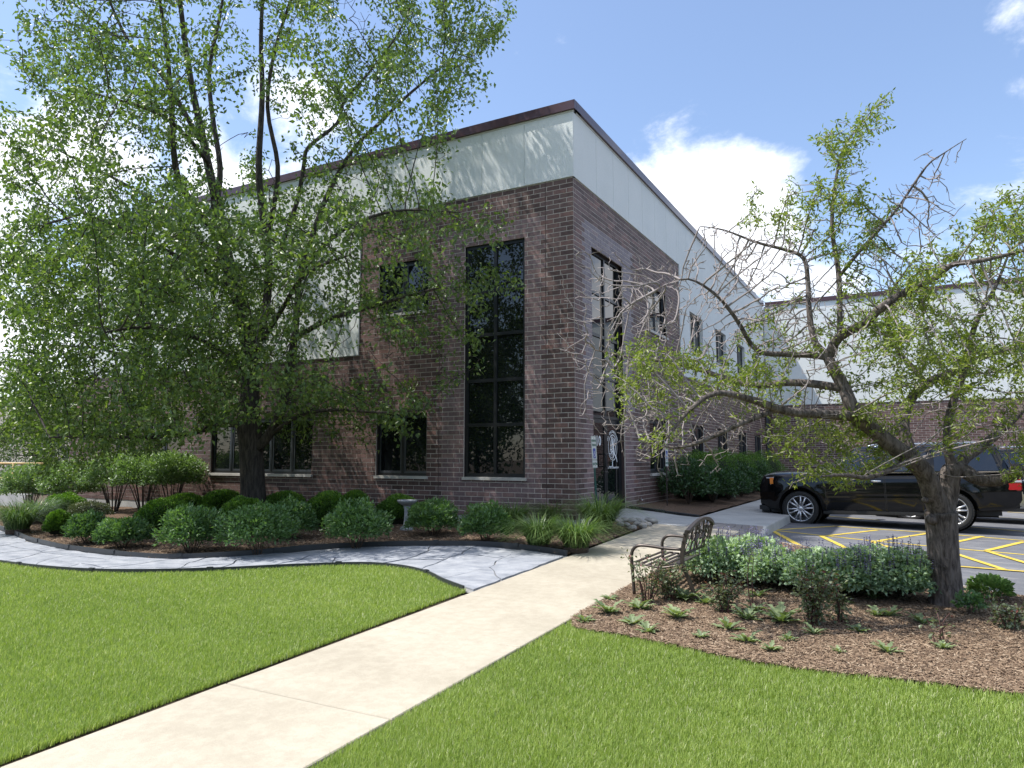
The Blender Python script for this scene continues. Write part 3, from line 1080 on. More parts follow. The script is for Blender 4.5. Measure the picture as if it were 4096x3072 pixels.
cls_L = lambda u, z: 'brick_smooth' if (0.63 < u < 3.28 and z < 60 * CH) else 'brick'
cls_R = lambda u, z: 'brick_grey' if (0.60 < u < 3.62 and 20 * CH < z < 60 * CH) else ('brick_smooth' if (0.6 < u < 3.62 and z <= 20 * CH) else 'brick')
cls_N = lambda u, z: 'brick'
walls = {}
for nm, fr, ln, ops, hi in (('L', FR_L, L_LEN, L_OPEN, L_BLK), ('R', FR_R, R_LEN, R_OPEN, R_BLK), ('W', FR_W, W_LEN, W_OPEN, None)):
    mb = MB()
    st = 0.031 if nm == 'R' else (0.25 if nm == 'W' else 0.0)
    slab_open(mb, fr, st + 0.007, ln, Z0 + 0.001, LOWTOP, ops, -0.004, -0.028)
    if hi:
        slab_open(mb, fr, st + 0.007, hi - 0.004, LOWTOP, TOP, ops, -0.004, -0.028)
    walls[nm] = mb.build('brick_wall', 'mortar', office)
    mb = MB()
    slab_open(mb, fr, 0.2, ln, Z0 + 0.001, LOWTOP, ops, -0.029, -0.24)
    slab_open(mb, fr, 0.2, ln, LOWTOP, 8.1, ops + (RU_OPEN if nm == 'R' else []), -0.105, -0.24)
    mb.build('wall_core', 'reveal', office)
    mb = MB()
    fbox(mb, fr, st + 0.012, ln, -1.4, Z0 - 0.002, -0.012, -0.25)
    mb.build('foundation', 'foundation_concrete', office)
lay_bricks('L', FR_L, 0.0, L_LEN, -2, 34, L_OPEN, cls_L)
lay_bricks('L', FR_L, 0.0, L_BLK, 34, 67, L_OPEN, cls_L)
lay_bricks('R', FR_R, 0.0405, R_LEN, -2, 34, R_OPEN, cls_R)
lay_bricks('R', FR_R, 0.0405, R_BLK, 34, 67, R_OPEN, cls_R)
lay_bricks('W', FR_W, 0.0, W_LEN, -2, 34, W_OPEN, cls_N)

# the 300 bricks that show largest are pieces of their own, the rest are joined per wall
scored = []
for i, (wl, fr, a, b, z0, z1, c) in enumerate(brick_jobs):
    p = fp(fr, (a + b) / 2, 0, (z0 + z1) / 2)
    v = Vector(CAM) - p
    full = (b - a) > 0.2925 - 0.0005
    s = fr[2].dot(v) / v.length ** 3 if full and z0 > 0.0 else 0
    scored.append((s, i))
scored.sort(reverse=True)
single = {i for s, i in scored[:300]}
rest = {}
single_mesh = {}
BT = 0.026
for i, (wl, fr, a, b, z0, z1, c) in enumerate(brick_jobs):
    if i in single:
        key = (wl, c)
        if key not in single_mesh:
            mb = MB()
            q = (Vector((0, 0, 0)), fr[1], fr[2])
            fbox(mb, q, 0, BL - 0.012, 0, CH - 0.0125, 0, -BT)
            sm = mb.mesh('brick')
            sm.materials.append(MATS[c + '_single'])
            single_mesh[key] = sm
        o = bpy.data.objects.new('brick', single_mesh[key])
        COL.objects.link(o)
        o.parent = walls[wl]
        o.location = fp(fr, a, random.uniform(-0.002, 0.001), z0)
    else:
        mb = rest.setdefault((wl, c), MB())
        n0 = random.uniform(-0.002, 0.001)
        fbox(mb, fr, a, b, z0, z1, n0, -BT, random.random())
for (wl, c), mb in rest.items():
    kind(mb.build('brick_courses', c, walls[wl], tint=True), 'stuff')

# pale precast panels
PW = 1.06


def panels(fr, spans, ops, first):
    for u0, u1, z0, z1 in spans:
        cuts = [u0]
        u = first
        while u < u1 - 0.05:
            if u > u0 + 0.05:
                cuts.append(u)
            u += PW
        cuts.append(u1)
        for a, b in zip(cuts[:-1], cuts[1:]):
            mb = MB()
            slab_open(mb, fr, a + 0.004, b - 0.004, z0, z1, ops, 0.03, -0.10)
            mb.build('panel', 'stucco', office)


panels(FR_L, [(-0.03, L_BLK, TOP + 0.008, 8.205), (L_BLK, L_LEN, LOWTOP + 0.008, 8.205)], [], 1.12)
panels(FR_R, [(0.0, R_BLK, TOP + 0.008, 8.205), (R_BLK, R_LEN, LOWTOP + 0.008, 8.205)], RU_OPEN, 1.23)
panels(FR_W, [(0.04, W_LEN, LOWTOP + 0.008, 8.205)], [], 1.1)
for fr, ln in ((FR_L, L_LEN), (FR_R, R_LEN), (FR_W, W_LEN)):
    a = -0.045 if fr is FR_L else (0.0 if fr is FR_R else 0.10)
    mb = MB()
    fbox(mb, fr, a, ln, 8.207, 8.238, 0.045, -0.1)
    mb.build('drip_edge', 'drip_metal', office)
    u = -0.095 if fr is FR_L else (0.0 if fr is FR_R else 0.14)
    while u < ln:
        e = min(u + 3.05, ln + (0.09 if fr is FR_L else 0))
        mb = MB()
        fbox(mb, fr, u + 0.0015, e - 0.0015, 8.24, 8.43, 0.095, -0.28)
        mb.build('coping', 'coping_metal', office)
        u = e
mb = MB()
mb.box((-17.2, 0.3, -1.0), (-0.3, 22.6, 8.18))
mb.box((-0.3, 22.8, -1.0), (25.9, 40, 8.17))
mb.box((-17.25, 22.6, -1.0), (-0.3, 40, 8.16))
mb.build('roof_core', 'roofing', office)  # flat roof and unseen solid core, added to keep light out of the building


# windows: frame, panes, mullions, sill
def window(fr, u0, u1, z0, z1, cols, rows, fm, fw=0.055, rec=0.11, sill=True, mull=0.06, fan=False):
    mb = MB()
    n0, n1 = -rec + 0.03, -rec - 0.03
    us = [u0 + (u1 - u0) * i / cols for i in range(cols + 1)]
    fbox(mb, fr, u0 + 0.003, u0 + fw, z0 + 0.003, z1 - 0.003, n0, n1)
    fbox(mb, fr, u1 - fw, u1 - 0.003, z0 + 0.003, z1 - 0.003, n0, n1)
    fbox(mb, fr, u0 + fw, u1 - fw, z1 - fw, z1 - 0.003, n0 - 0.001, n1)
    fbox(mb, fr, u0 + fw, u1 - fw, z0 + 0.003, z0 + fw + 0.01, n0 - 0.001, n1)
    for u in us[1:-1]:
        fbox(mb, fr, u - mull / 2, u + mull / 2, z0 + fw, z1 - fw, n0 + 0.004, n1)
    for z in rows:
        fbox(mb, fr, u0 + fw, u1 - fw, z - mull / 2, z + mull / 2, n0 + 0.001, n1)
    w = mb.build('window', fm, office)
    zs = [z0] + list(rows) + [z1]
    for a, b in zip(us[:-1], us[1:]):
        for c, d in zip(zs[:-1], zs[1:]):
            g = MB()
            fbox(g, fr, a + 0.01, b - 0.01, c + 0.01, d - 0.01, n0 - 0.028, n1 + 0.004)
            g.build('pane', 'tinted_glass', w)
            if fan:
                s = MB()
                k = 0.045
                aa, bb, cc, dd = a + 0.03, b - 0.03, c + 0.05, d - 0.05
                fbox(s, fr, aa, aa + k, cc, dd, n0 - 0.012, n1 + 0.01)
                fbox(s, fr, bb - k, bb, cc, dd, n0 - 0.012, n1 + 0.01)
                fbox(s, fr, aa + k, bb - k, cc, cc + k + 0.02, n0 - 0.013, n1 + 0.01)
                fbox(s, fr, aa + k, bb - k, dd - k, dd, n0 - 0.013, n1 + 0.01)
                s.build('sash', 'window_frame_grey', w)
    if sill:
        s = MB()
        fbox(s, fr, u0 - 0.05, u1 + 0.01, z0 - 0.062, z0 + 0.001, 0.055, -0.16)
        s.build('sill', 'limestone', w)
    return w


window(FR_L, 1.13, 2.63, SILL, THEAD, 2, [1.72, 2.68, 3.68, 4.63], 'window_frame', 0.07, 0.09, mull=0.07)
window(FR_L, 3.61, 5.05, SILL, HEAD, 2, [], 'window_frame', fan=True)
window(FR_L, 3.61, 5.05, USILL, UHEAD, 2, [], 'window_frame', fan=True)
window(FR_L, 7.05, 10.75, SILL, HEAD, 5, [], 'window_frame', fan=True)
window(FR_L, 12.05, 15.72, SILL, HEAD, 5, [], 'window_frame', fan=True)
for a, b, c, d in R_OPEN[1:] + RU_OPEN:
    window(FR_R, a, b, c, d, 2, [], 'window_frame', fan=True)
for a, b, c, d in W_OPEN:
    window(FR_W, a, b, c, d, 2, [], 'window_frame', fan=True)

# entrance: storefront window above, pair of glazed doors below
DH = 1.88
window(FR_R, 0.97, 2.92, DH, 55 * CH, 2, [2.80, 3.72, 4.66], 'window_frame', 0.06, 0.13, sill=False, mull=0.07)
dm = MB()
fbox(dm, FR_R, 0.973, 1.03, Z0, DH, -0.10, -0.16)
fbox(dm, FR_R, 2.86, 2.917, Z0, DH, -0.10, -0.16)
dm.build('door_frame', 'window_frame', office)
thr = -0.128
for di, (a, b) in enumerate(((1.035, 1.94), (1.95, 2.855))):
    d = MB()
    s = 0.085
    fbox(d, FR_R, a, a + s, thr, DH - 0.01, -0.105, -0.15)
    fbox(d, FR_R, b - s, b, thr, DH - 0.01, -0.105, -0.15)
    fbox(d, FR_R, a + s, b - s, DH - 0.10, DH - 0.01, -0.106, -0.15)
    fbox(d, FR_R, a + s, b - s, thr, thr + 0.2, -0.106, -0.15)
    door = d.build('door', 'window_frame', office)
    g = MB()
    fbox(g, FR_R, a + s - 0.01, b - s + 0.01, thr + 0.19, DH - 0.09, -0.122, -0.135)
    g.build('glass', 'tinted_glass', door)
    hu = b - 0.05 if di == 0 else a + 0.05
    dr = -1 if di == 0 else 1
    h = MB()
    path = [fp(FR_R, hu, -0.10, 0.82), fp(FR_R, hu, -0.045, 0.82), fp(FR_R, hu + dr * 0.02, -0.035, 0.82), fp(FR_R, hu + dr * 0.13, -0.035, 0.82), fp(FR_R, hu + dr * 0.15, -0.035, 0.84),
            fp(FR_R, hu + dr * 0.15, -0.035, 1.08), fp(FR_R, hu + dr * 0.13, -0.035, 1.10), fp(FR_R, hu + dr * 0.02, -0.035, 1.10), fp(FR_R, hu, -0.045, 1.10), fp(FR_R, hu, -0.10, 1.10)]
    h.tube(path, 0.014, 8)
    h.build('handle', 'steel' if di else 'window_frame', door, smooth=True)
    lk = MB()
    lk.tube([fp(FR_R, hu, -0.104, 0.70), fp(FR_R, hu, -0.088, 0.70)], 0.018, 12)
    lk.build('lock', 'steel', door)
    ML = Matrix(((0, 0, 1, 0), (1, 0, 0, 0), (0, 1, 0, 0), (0, 0, 0, 1)))      # text x -> world y, text y -> world z, facing +x
    nface = -0.1195

    def put(me, u, z, mat='white_vinyl', name='lettering', rot=0.0, sx=1.0):
        M = Matrix.Translation(fp(FR_R, u, nface, z)) @ ML @ Matrix.Rotation(rot, 4, 'Z') @ Matrix.Diagonal((sx, 1, 1, 1))
        me.transform(M)
        return finish(name, me, mat, door)

    if di == 0:
        put(text_mesh('410', 0.30, 0.001, bold=0.006), (a + b) / 2 - 0.03, 1.38, sx=1.05)
    else:
        cu, cz = (a + b) / 2, 1.25
        em = MB()
        for rad, wd in ((0.285, 0.022),):
            n = 40
            vs = []
            for k in range(n):
                th = 2 * math.pi * k / n
                for rr in (rad - wd, rad):
                    vs.append(fp(FR_R, cu + rr * math.cos(th), nface + 0.002, cz + rr * 1.05 * math.sin(th)))
            em.add(vs, [(2 * k, 2 * k + 1, (2 * k + 3) % (2 * n), (2 * k + 2) % (2 * n)) for k in range(n)])

        def stroke(pts, w):
            pts = catmull([Vector((x, z, 0)) for x, z in pts], 5)
            vs = []
            for i, p in enumerate(pts):
                dd = (pts[min(i + 1, len(pts) - 1)] - pts[max(i - 1, 0)]).normalized()
                nn = Vector((-dd.y, dd.x, 0)) * w * (0.35 + 0.65 * math.sin(math.pi * (i + 0.6) / (len(pts) + 0.4)))
                for q in (p - nn, p + nn):
                    vs.append(fp(FR_R, cu + q.x, nface + 0.0025 + 0.0004 * len(em.f) / 40, cz + q.y))
            em.add(vs, [(2 * i, 2 * i + 1, 2 * i + 3, 2 * i + 2) for i in range(len(pts) - 1)])
        # interlaced letter strokes of the roundel and its tail
        stroke([(-0.19, -0.12), (-0.13, 0.05), (-0.07, 0.22), (0.0, 0.23)], 0.020)
        stroke([(-0.10, -0.16), (-0.05, 0.05), (-0.02, 0.22)], 0.024)
        stroke([(-0.02, 0.22), (0.02, 0.0), (0.0, -0.2)], 0.026)
        stroke([(0.05, 0.22), (0.06, 0.0), (0.12, -0.15), (0.22, -0.24), (0.27, -0.33)], 0.026)
        stroke([(0.05, 0.22), (0.14, 0.16), (0.12, 0.06), (0.03, 0.04)], 0.02)
        stroke([(0.10, 0.20), (0.17, 0.02), (0.19, -0.12)], 0.018)
        stroke([(-0.16, -0.06), (-0.04, -0.03), (0.10, -0.05)], 0.014)
        stroke([(-0.14, -0.20), (-0.05, -0.10), (0.02, -0.08), (0.06, -0.16), (0.0, -0.23), (-0.12, -0.22)], 0.022)
        em.build('emblem', 'white_vinyl', door)
        ring = 'OF ENGINEERING'
        for i, ch in enumerate(ring):
            if ch == ' ':
                continue
            th = R(150 - i * 9.2)
            put(text_mesh(ch, 0.085, 0.001, bold=0.002), cu + 0.345 * math.cos(th), cz + 0.345 * 1.05 * math.sin(th), rot=th - math.pi / 2)
        put(text_mesh('"Our work is beneath you"', 0.078, 0.001, bold=0.0015), cu, 0.80, sx=0.92)
cl = MB()
fbox(cl, FR_R, 2.74, 2.86, DH - 0.10, DH + 0.0, -0.02, -0.095)
cl.build('door_closer', 'window_frame_grey', office)
# control joints in the brick face
for u in (0.635, 3.285):
    mb = MB()
    fbox(mb, FR_L, u - 0.006, u + 0.006, Z0, TOP, 0.0015, -0.01)
    mb.build('control_joint', 'reveal', office)
# downspout in the inner corner and hose tap by the door
mb = MB()
mb.bbox((0.03, 22.18, -0.4), (0.16, 22.36, 3.4), 0.015)
mb.build('downspout', 'window_frame_grey', office)
mb = MB()
mb.tube([(0.0, 3.85, 0.0), (0.07, 3.85, 0.0), (0.09, 3.85, -0.04)], 0.012, 8)
mb.tube([(0.06, 3.82, 0.035), (0.06, 3.88, 0.035)], 0.01, 8)
mb.build('hose_tap', 'steel', office, smooth=True)

# ================================================================== THINGS AROUND THE BUILDING
def arc(c, r_, a0, a1, n, f):
    return [f(c[0] + r_ * math.cos(a0 + (a1 - a0) * i / n), c[1] + r_ * math.sin(a0 + (a1 - a0) * i / n)) for i in range(n + 1)]


# ---- garden bench, facing the walk (local: -x front, y along the seat)
def make_bench():
    o = Vector((3.43, -4.98, float(H(3.43, -4.98)) + 0.012))
    t = thing('garden_bench', 'brown metal garden bench with cast branch-pattern back beside the walk', 'bench', o)
    t.scale = (1, 1, 0.87)
    Ln = 0.56
    for s in (-1, 1):
        y = s * Ln
        f = MB()     # front leg bends over into the arm rest
        arm = [(-0.31, y, 0.0), (-0.325, y, 0.25), (-0.335, y, 0.44), (-0.325, y, 0.53), (-0.285, y, 0.585), (-0.22, y, 0.605), (-0.10, y, 0.60), (0.05, y, 0.585), (0.215, y, 0.585)]
        f.tube(catmull(arm, 4), 0.019, 10)
        f.build('arm_rest', 'bench_metal', t, smooth=True)
        b = MB()     # rear leg carries on up as back post
        post = [(0.36, y, 0.0), (0.315, y, 0.16), (0.255, y, 0.33), (0.225, y, 0.45), (0.235, y, 0.60), (0.285, y, 0.82)]
        for p, q in zip(catmull(post, 4)[:-1], catmull(post, 4)[1:]):
            pass
        pts = catmull(post, 4)
        vs, fs = [], []
        for i, p in enumerate(pts):
            for dx, dy in ((-0.021, -0.012), (0.021, -0.012), (0.021, 0.012), (-0.021, 0.012)):
                vs.append((p.x + dx, p.y + dy, p.z))
        for i in range(len(pts) - 1):
            for k in range(4):
                fs.append((i * 4 + k, i * 4 + (k + 1) % 4, i * 4 + 4 + (k + 1) % 4, i * 4 + 4 + k))
        fs += [(3, 2, 1, 0), tuple(len(vs) - 4 + k for k in range(4))]
        b.add(vs, fs)
        b.build('back_post', 'bench_metal', t)
        r_ = MB()
        r_.tube(catmull([(-0.33, y, 0.36), (-0.2, y, 0.37), (0.0, y, 0.35), (0.2, y, 0.40)], 4), 0.014, 8)
        r_.build('seat_rail', 'bench_metal', t, smooth=True)
    for i in range(7):
        x = -0.30 + i * 0.078
        z = 0.392 - 0.02 * math.sin(math.pi * i / 6) + (0.015 if i == 6 else 0)
        m = MB()
        m.bbox((x - 0.022, -Ln + 0.005, z - 0.006), (x + 0.022, Ln - 0.005, z + 0.006), 0.003)
        m.build('seat_slat', 'bench_metal', t)
    bx = lambda z: 0.235 + (z - 0.60) * 0.228          # back leans
    m = MB()
    m.tube([(bx(.50) - .01, -Ln, 0.505), (bx(.5) - .01, Ln, 0.505)], 0.016, 8)
    m.build('back_rail', 'bench_metal', t, smooth=True)
    top = lambda y: 0.80 + 0.115 * (1 - (y / Ln) ** 2)
    m = MB()
    pts = [(bx(top(y)), y, top(y)) for y in np.linspace(-Ln, Ln, 25)]
    vs, fs = [], []
    for p in pts:
        for dx, dz in ((-0.012, -0.02), (0.03, -0.02), (0.03, 0.02), (-0.012, 0.02)):
            vs.append((p[0] + dx, p[1], p[2] + dz))
    for i in range(len(pts) - 1):
        for k in range(4):
            fs.append((i * 4 + k, i * 4 + (k + 1) % 4, i * 4 + 4 + (k + 1) % 4, i * 4 + 4 + k))
    fs += [(3, 2, 1, 0), tuple(len(vs) - 4 + k for k in range(4))]
    m.add(vs, fs)
    m.build('top_rail', 'bench_metal', t)
    # cast panel: winding branches with leaves and two birds
    m = MB()
    rr = random.Random(3)
    q = lambda y, z: (bx(z) + 0.006, y, z)
    zb = 0.53
    m.tube([q(-0.50, zb), q(0.50, zb)], 0.008, 6)
    for i in range(13):
        y0 = -0.48 + i * 0.08 + rr.uniform(-.02, .02)
        pts = []
        y = y0
        steps = 6
        ph = rr.uniform(0, 6)
        for k in range(steps + 1):
            u = k / steps
            y = y0 + 0.055 * math.sin(ph + u * 4.2) + rr.uniform(-.015, .015)
            y = max(-0.52, min(0.52, y))
            pts.append(q(y, zb + (top(y) - 0.015 - zb) * u))
        m.tube(catmull(pts, 3), [0.009 - 0.003 * k / (len(pts) * 3) for k in range((len(pts) - 1) * 3 + 1)], 6)
        for k in (2, 3, 4):
            a = Vector(pts[k])
            d = rr.choice((-1, 1))
            b = a + Vector((0, d * rr.uniform(.05, .09), rr.uniform(.02, .06)))
            m.tube(catmull([a, a.lerp(b, .5) + Vector((0, 0, -.015)), b], 3), 0.006, 5)
            m.tube([b, b + Vector((0, d * 0.02, .012)), b + Vector((0, d * .045, .022))], [0.004, 0.014, 0.002], 6)
    for s in (-0.12, 0.14):
        pts = [q(s - 0.09, 0.66), q(s - 0.04, 0.655), q(s, 0.67), q(s + 0.035, 0.70), q(s + 0.06, 0.715), q(s + 0.085, 0.71)]
        m.tube(pts, [0.006, 0.018, 0.028, 0.018, 0.014, 0.002], 8)
    m.build('cast_back_panel', 'bench_metal', t, smooth=True)


make_bench()


# ---- bird bath
def make_birdbath():
    p = at(1627, 2122, HB)
    k = depth_of(p) / FPX
    hgt = 119 * k
    rad = 40.5 * k
    t = thing('bird_bath', 'grey cast stone bird bath with fluted bowl among the shrubs', 'bird bath', (p.x, p.y, p.z + 0.01))
    m = MB()
    m.lathe([(0.0, 0), (rad * .66, 0), (rad * .68, hgt * .05), (rad * .60, hgt * .09), (rad * .52, hgt * .10), (rad * .52, hgt * .13), (0, hgt * .13)], 8)
    m.build('foot', 'cast_stone', t)
    m = MB()
    m.lathe([(rad * .46, hgt * .12), (rad * .36, hgt * .18), (rad * .30, hgt * .30), (rad * .27, hgt * .55), (rad * .29, hgt * .70), (rad * .36, hgt * .76), (rad * .30, hgt * .79), (rad * .40, hgt * .82)], 24, wob=0.05, lobes=6)
    m.build('pedestal', 'cast_stone', t, smooth=True)
    m = MB()
    m.lathe([(rad * .25, hgt * .80), (rad * .50, hgt * .83), (rad * .82, hgt * .90), (rad * .97, hgt * .96), (rad, hgt * .99), (rad * .95, hgt), (rad * .86, hgt * .975), (rad * .5, hgt * .92), (0.001, hgt * .91)], 60, wob=0.025, lobes=20)
    m.build('bowl', 'cast_stone', t, smooth=True)


make_birdbath()


# ---- reserved-parking signs on posts
def rrect(w, h, r_, n=5):
    P = []
    for cx, cy, a0 in ((w / 2 - r_, h / 2 - r_, 0), (-w / 2 + r_, h / 2 - r_, 90), (-w / 2 + r_, -h / 2 + r_, 180), (w / 2 - r_, -h / 2 + r_, 270)):
        for i in range(n + 1):
            a = R(a0 + 90 * i / n)
            P.append((cx + r_ * math.cos(a), cy + r_ * math.sin(a)))
    return P


def make_sign(name, label, base, top_z, post_mat, lean, yaw=0.0, face=True):
    """plates face +x; text runs along +y"""
    t = thing(name, label, 'sign', base, yaw, 'reserved parking signs')
    hgt = top_z - base[2]
    m = MB()
    px = lambda z: -lean * z
    for dy in (-0.022, 0.022):
        m.box((-0.012, dy - 0.010, -0.2), (0.004, dy + 0.010, hgt - 0.02), M=Matrix.Shear('XZ', 4, (0, 0)) if False else Matrix(((1, 0, 0, 0), (0, 1, -lean, 0), (0, 0, 1, 0), (0, 0, 0, 1))))
    m.box((-0.018, -0.014, -0.2), (-0.0125, 0.014, hgt - 0.02), M=Matrix(((1, 0, 0, 0), (0, 1, -lean, 0), (0, 0, 1, 0), (0, 0, 0, 1))))
    m.build('post', post_mat, t)
    SH = Matrix(((1, 0, 0, 0), (0, 1, -lean, 0), (0, 0, 1, 0), (0, 0, 0, 1)))
    ML = Matrix(((0, 0, 1, 0), (1, 0, 0, 0), (0, 1, 0, 0), (0, 0, 0, 1)))

    def plate(w, h, zc):
        m = MB()
        m.prism(rrect(w, h, 0.03), 0.004, SH @ Matrix.Translation((0.0065, 0, zc)) @ ML)
        p = m.build('plate', 'sign_white', t)
        b = MB()
        o, i = rrect(w - 0.02, h - 0.02, 0.025), rrect(w - 0.028, h - 0.028, 0.022)
        n = len(o)
        MM = SH @ Matrix.Translation((0.0115, 0, zc)) @ ML
        b.add([MM @ Vector((*q, 0)) for q in o] + [MM @ Vector((*q, 0)) for q in i], [(k, (k + 1) % n, n + (k + 1) % n, n + k) for k in range(n)])
        b.build('border', 'sign_green', p)
        bk = MB()
        bk.prism(rrect(w - 0.004, h - 0.004, 0.03), 0.001, SH @ Matrix.Translation((0.005, 0, zc)) @ ML)
        bk.build('back', 'sign_back', p)
        for zz in (zc + h / 2 - 0.045, zc - h / 2 + 0.045):
            bo = MB()
            bo.tube([SH @ Vector((0.010, 0, zz)), SH @ Vector((0.016, 0, zz))], 0.010, 8)
            bo.build('bolt', 'steel', p)
        return p

    def letter(par, txt, size, z, mat='sign_green'):
        me = text_mesh(txt, size, 0.0006, bold=0.001)
        me.transform(SH @ Matrix.Translation((0.0122, 0, z)) @ ML)
        finish('lettering', me, mat, par)

    a = plate(0.305, 0.457, hgt - 0.24)
    b = plate(0.305, 0.152, hgt - 0.55)
    letter(a, 'RESERVED', 0.062, hgt - 0.105)
    letter(a, 'PARKING', 0.062, hgt - 0.185)
    letter(b, '$250 FINE', 0.066, hgt - 0.55)
    s = MB()
    s.prism(rrect(0.16, 0.19, 0.012), 0.0008, SH @ Matrix.Translation((0.0112, 0, hgt - 0.345)) @ ML)
    s.build('blue_square', 'sign_blue', a)
    w = MB()
    cz = hgt - 0.345
    wx = 0.0135
    Pq = lambda y, z: SH @ Vector((wx, y, cz + z))
    w.tube([Pq(-0.015, 0.065), Pq(-0.015, 0.0651)], 0.012, 10)
    w.tube([Pq(-0.012, 0.045), Pq(-0.005, 0.0), Pq(0.03, -0.002), Pq(0.045, -0.05), Pq(0.058, -0.047)], 0.006, 6)
    w.tube([Pq(-0.010, 0.025), Pq(0.025, 0.022)], 0.005, 6)
    w.tube([Pq(-0.008 + 0.042 * math.cos(th), -0.03 + 0.042 * math.sin(th)) for th in np.linspace(2.2, 5.9, 14)], 0.005, 6)
    w.build('wheelchair_symbol', 'white_vinyl', a)
    return t


bp = pix(2392, 2040, 14.0)
make_sign('parking_sign', 'white reserved parking sign on a leaning green post in front of the glass doors', (bp.x, bp.y, float(H(bp.x, bp.y))), pix(2368, 1742, 13.95).z, 'post_green', 0.16, R(5))
sp = at(2658, 2037)
sp = Vector((0.55, 4.35, float(H(0.55, 4.35))))
d2 = depth_of(sp)
make_sign('parking_sign', 'pale reserved parking sign on a thin brown post beside the dark shrubs', (sp.x, sp.y, sp.z), 1.03 + (1828 - 1762) / FPX * d2, 'post_brown', 0.0, R(4))

# ---- rubber edging strips at the foot of the wall bed
for i, (a, b) in enumerate((((0.10, 2.86), (0.95, 2.74)), ((0.97, 2.735), (1.74, 2.62)))):
    a, b = Vector(a), Vector(b)
    c = (a + b) / 2
    z = float(H(c.x, c.y))
    ang = math.atan2((b - a).y, (b - a).x)
    slope = (float(H(b.x, b.y)) - float(H(a.x, a.y))) / (b - a).length
    M = Matrix.Rotation(ang, 4, 'Z') @ Matrix.Rotation(-math.atan(slope), 4, 'Y')
    m = MB()
    L2 = (b - a).length / 2
    m.bbox((-L2, -0.06, 0.0), (L2, 0.10, 0.05), 0.015, M)
    o = m.build('rubber_kerb', 'rubber_mat', None, (c.x, c.y, z))
    tag(o, ['black rubber kerb strip against the brick door pier', 'black rubber kerb strip at the outer corner of the wall bed'][i], 'kerb strip', 'rubber kerb strips')

# ---- river rocks at the corner of the bed
rock_px = [(2478, 2093), (2506, 2108), (2530, 2090), (2548, 2106), (2575, 2099), (2592, 2088), (2555, 2088), (2500, 2086), (2528, 2118), (2610, 2092), (2570, 2112), (2486, 2107), (2590, 2104)]
where = ['leftmost of the heap', 'at the front left', 'in the middle back row', 'in the middle of the heap', 'right of the middle', 'in the back right', 'behind the middle rock', 'at the back left', 'nearest the walk edge',
         'rightmost of the heap', 'at the front right', 'beside the grass clump', 'on the right side']
for i, (x, y) in enumerate(rock_px):
    p = at(x, y)
    bm = bmesh.new()
    bmesh.ops.create_icosphere(bm, subdivisions=3, radius=1)
    sx, sy, sz = random.uniform(.09, .13), random.uniform(.07, .10), random.uniform(.05, .075)
    for v in bm.verts:
        n = 1 + 0.22 * noise.noise(v.co * 1.3 + Vector((i * 7.1, 0, 0)))
        v.co = Vector((v.co.x * sx * n, v.co.y * sy * n, v.co.z * sz * n))
    me = bpy.data.meshes.new('river_rock')
    bm.to_mesh(me)
    bm.free()
    o = finish('river_rock', me, 'river_rock', None, (p.x, p.y, p.z + sz * .55), random.uniform(0, 6), True)
    tag(o, 'smooth grey river rock by the walk, ' + where[i], 'rock', 'river rocks at the end of the bed')

# ---- cream handrail on a low concrete wall, far left
rw = MB()
rw.box((-26, -0.9, -0.9), (-17.9, -0.65, -0.10))
tag(rw.build('low_wall', 'foundation_concrete'), 'low grey concrete wall under the cream handrail', 'wall')
t = thing('handrail', 'cream painted pipe handrail with two rails at the far left', 'handrail', (-18.8, -0.78, -0.10))
for i, x in enumerate((-6.0, -3.0, -0.12, 2.2)):
    m = MB()
    m.tube([(x, 0, 0 if i < 3 else -0.35), (x, 0, 0.94)], 0.03, 10)
    m.build('post', 'rail_paint', t, smooth=True)
for z in (0.94, 0.47):
    m = MB()
    m.tube([(-6.0, 0, z), (2.2, 0, z)], 0.028, 10)
    m.build('rail', 'rail_paint', t, smooth=True)

# ---- distant tan warehouse at far left
t = thing('warehouse', 'distant flat-roofed tan warehouse behind the trees at far left', 'building', (-52, 22, -0.8))
m = MB()
m.box((-25, 0, 0), (8, 14, 7.0))
m.build('wall', 'tan_wall', t)
m = MB()
m.box((-25.1, -0.1, 7.0), (8.1, 14.1, 7.25))
m.build('roof_edge', 'coping_metal', t)
for i in range(6):
    m = MB()
    m.box((-23 + i * 5, -0.05, 0), (-22.8 + i * 5, 0.05, 7.0))
    m.build('panel_joint', 'foundation_concrete', t)


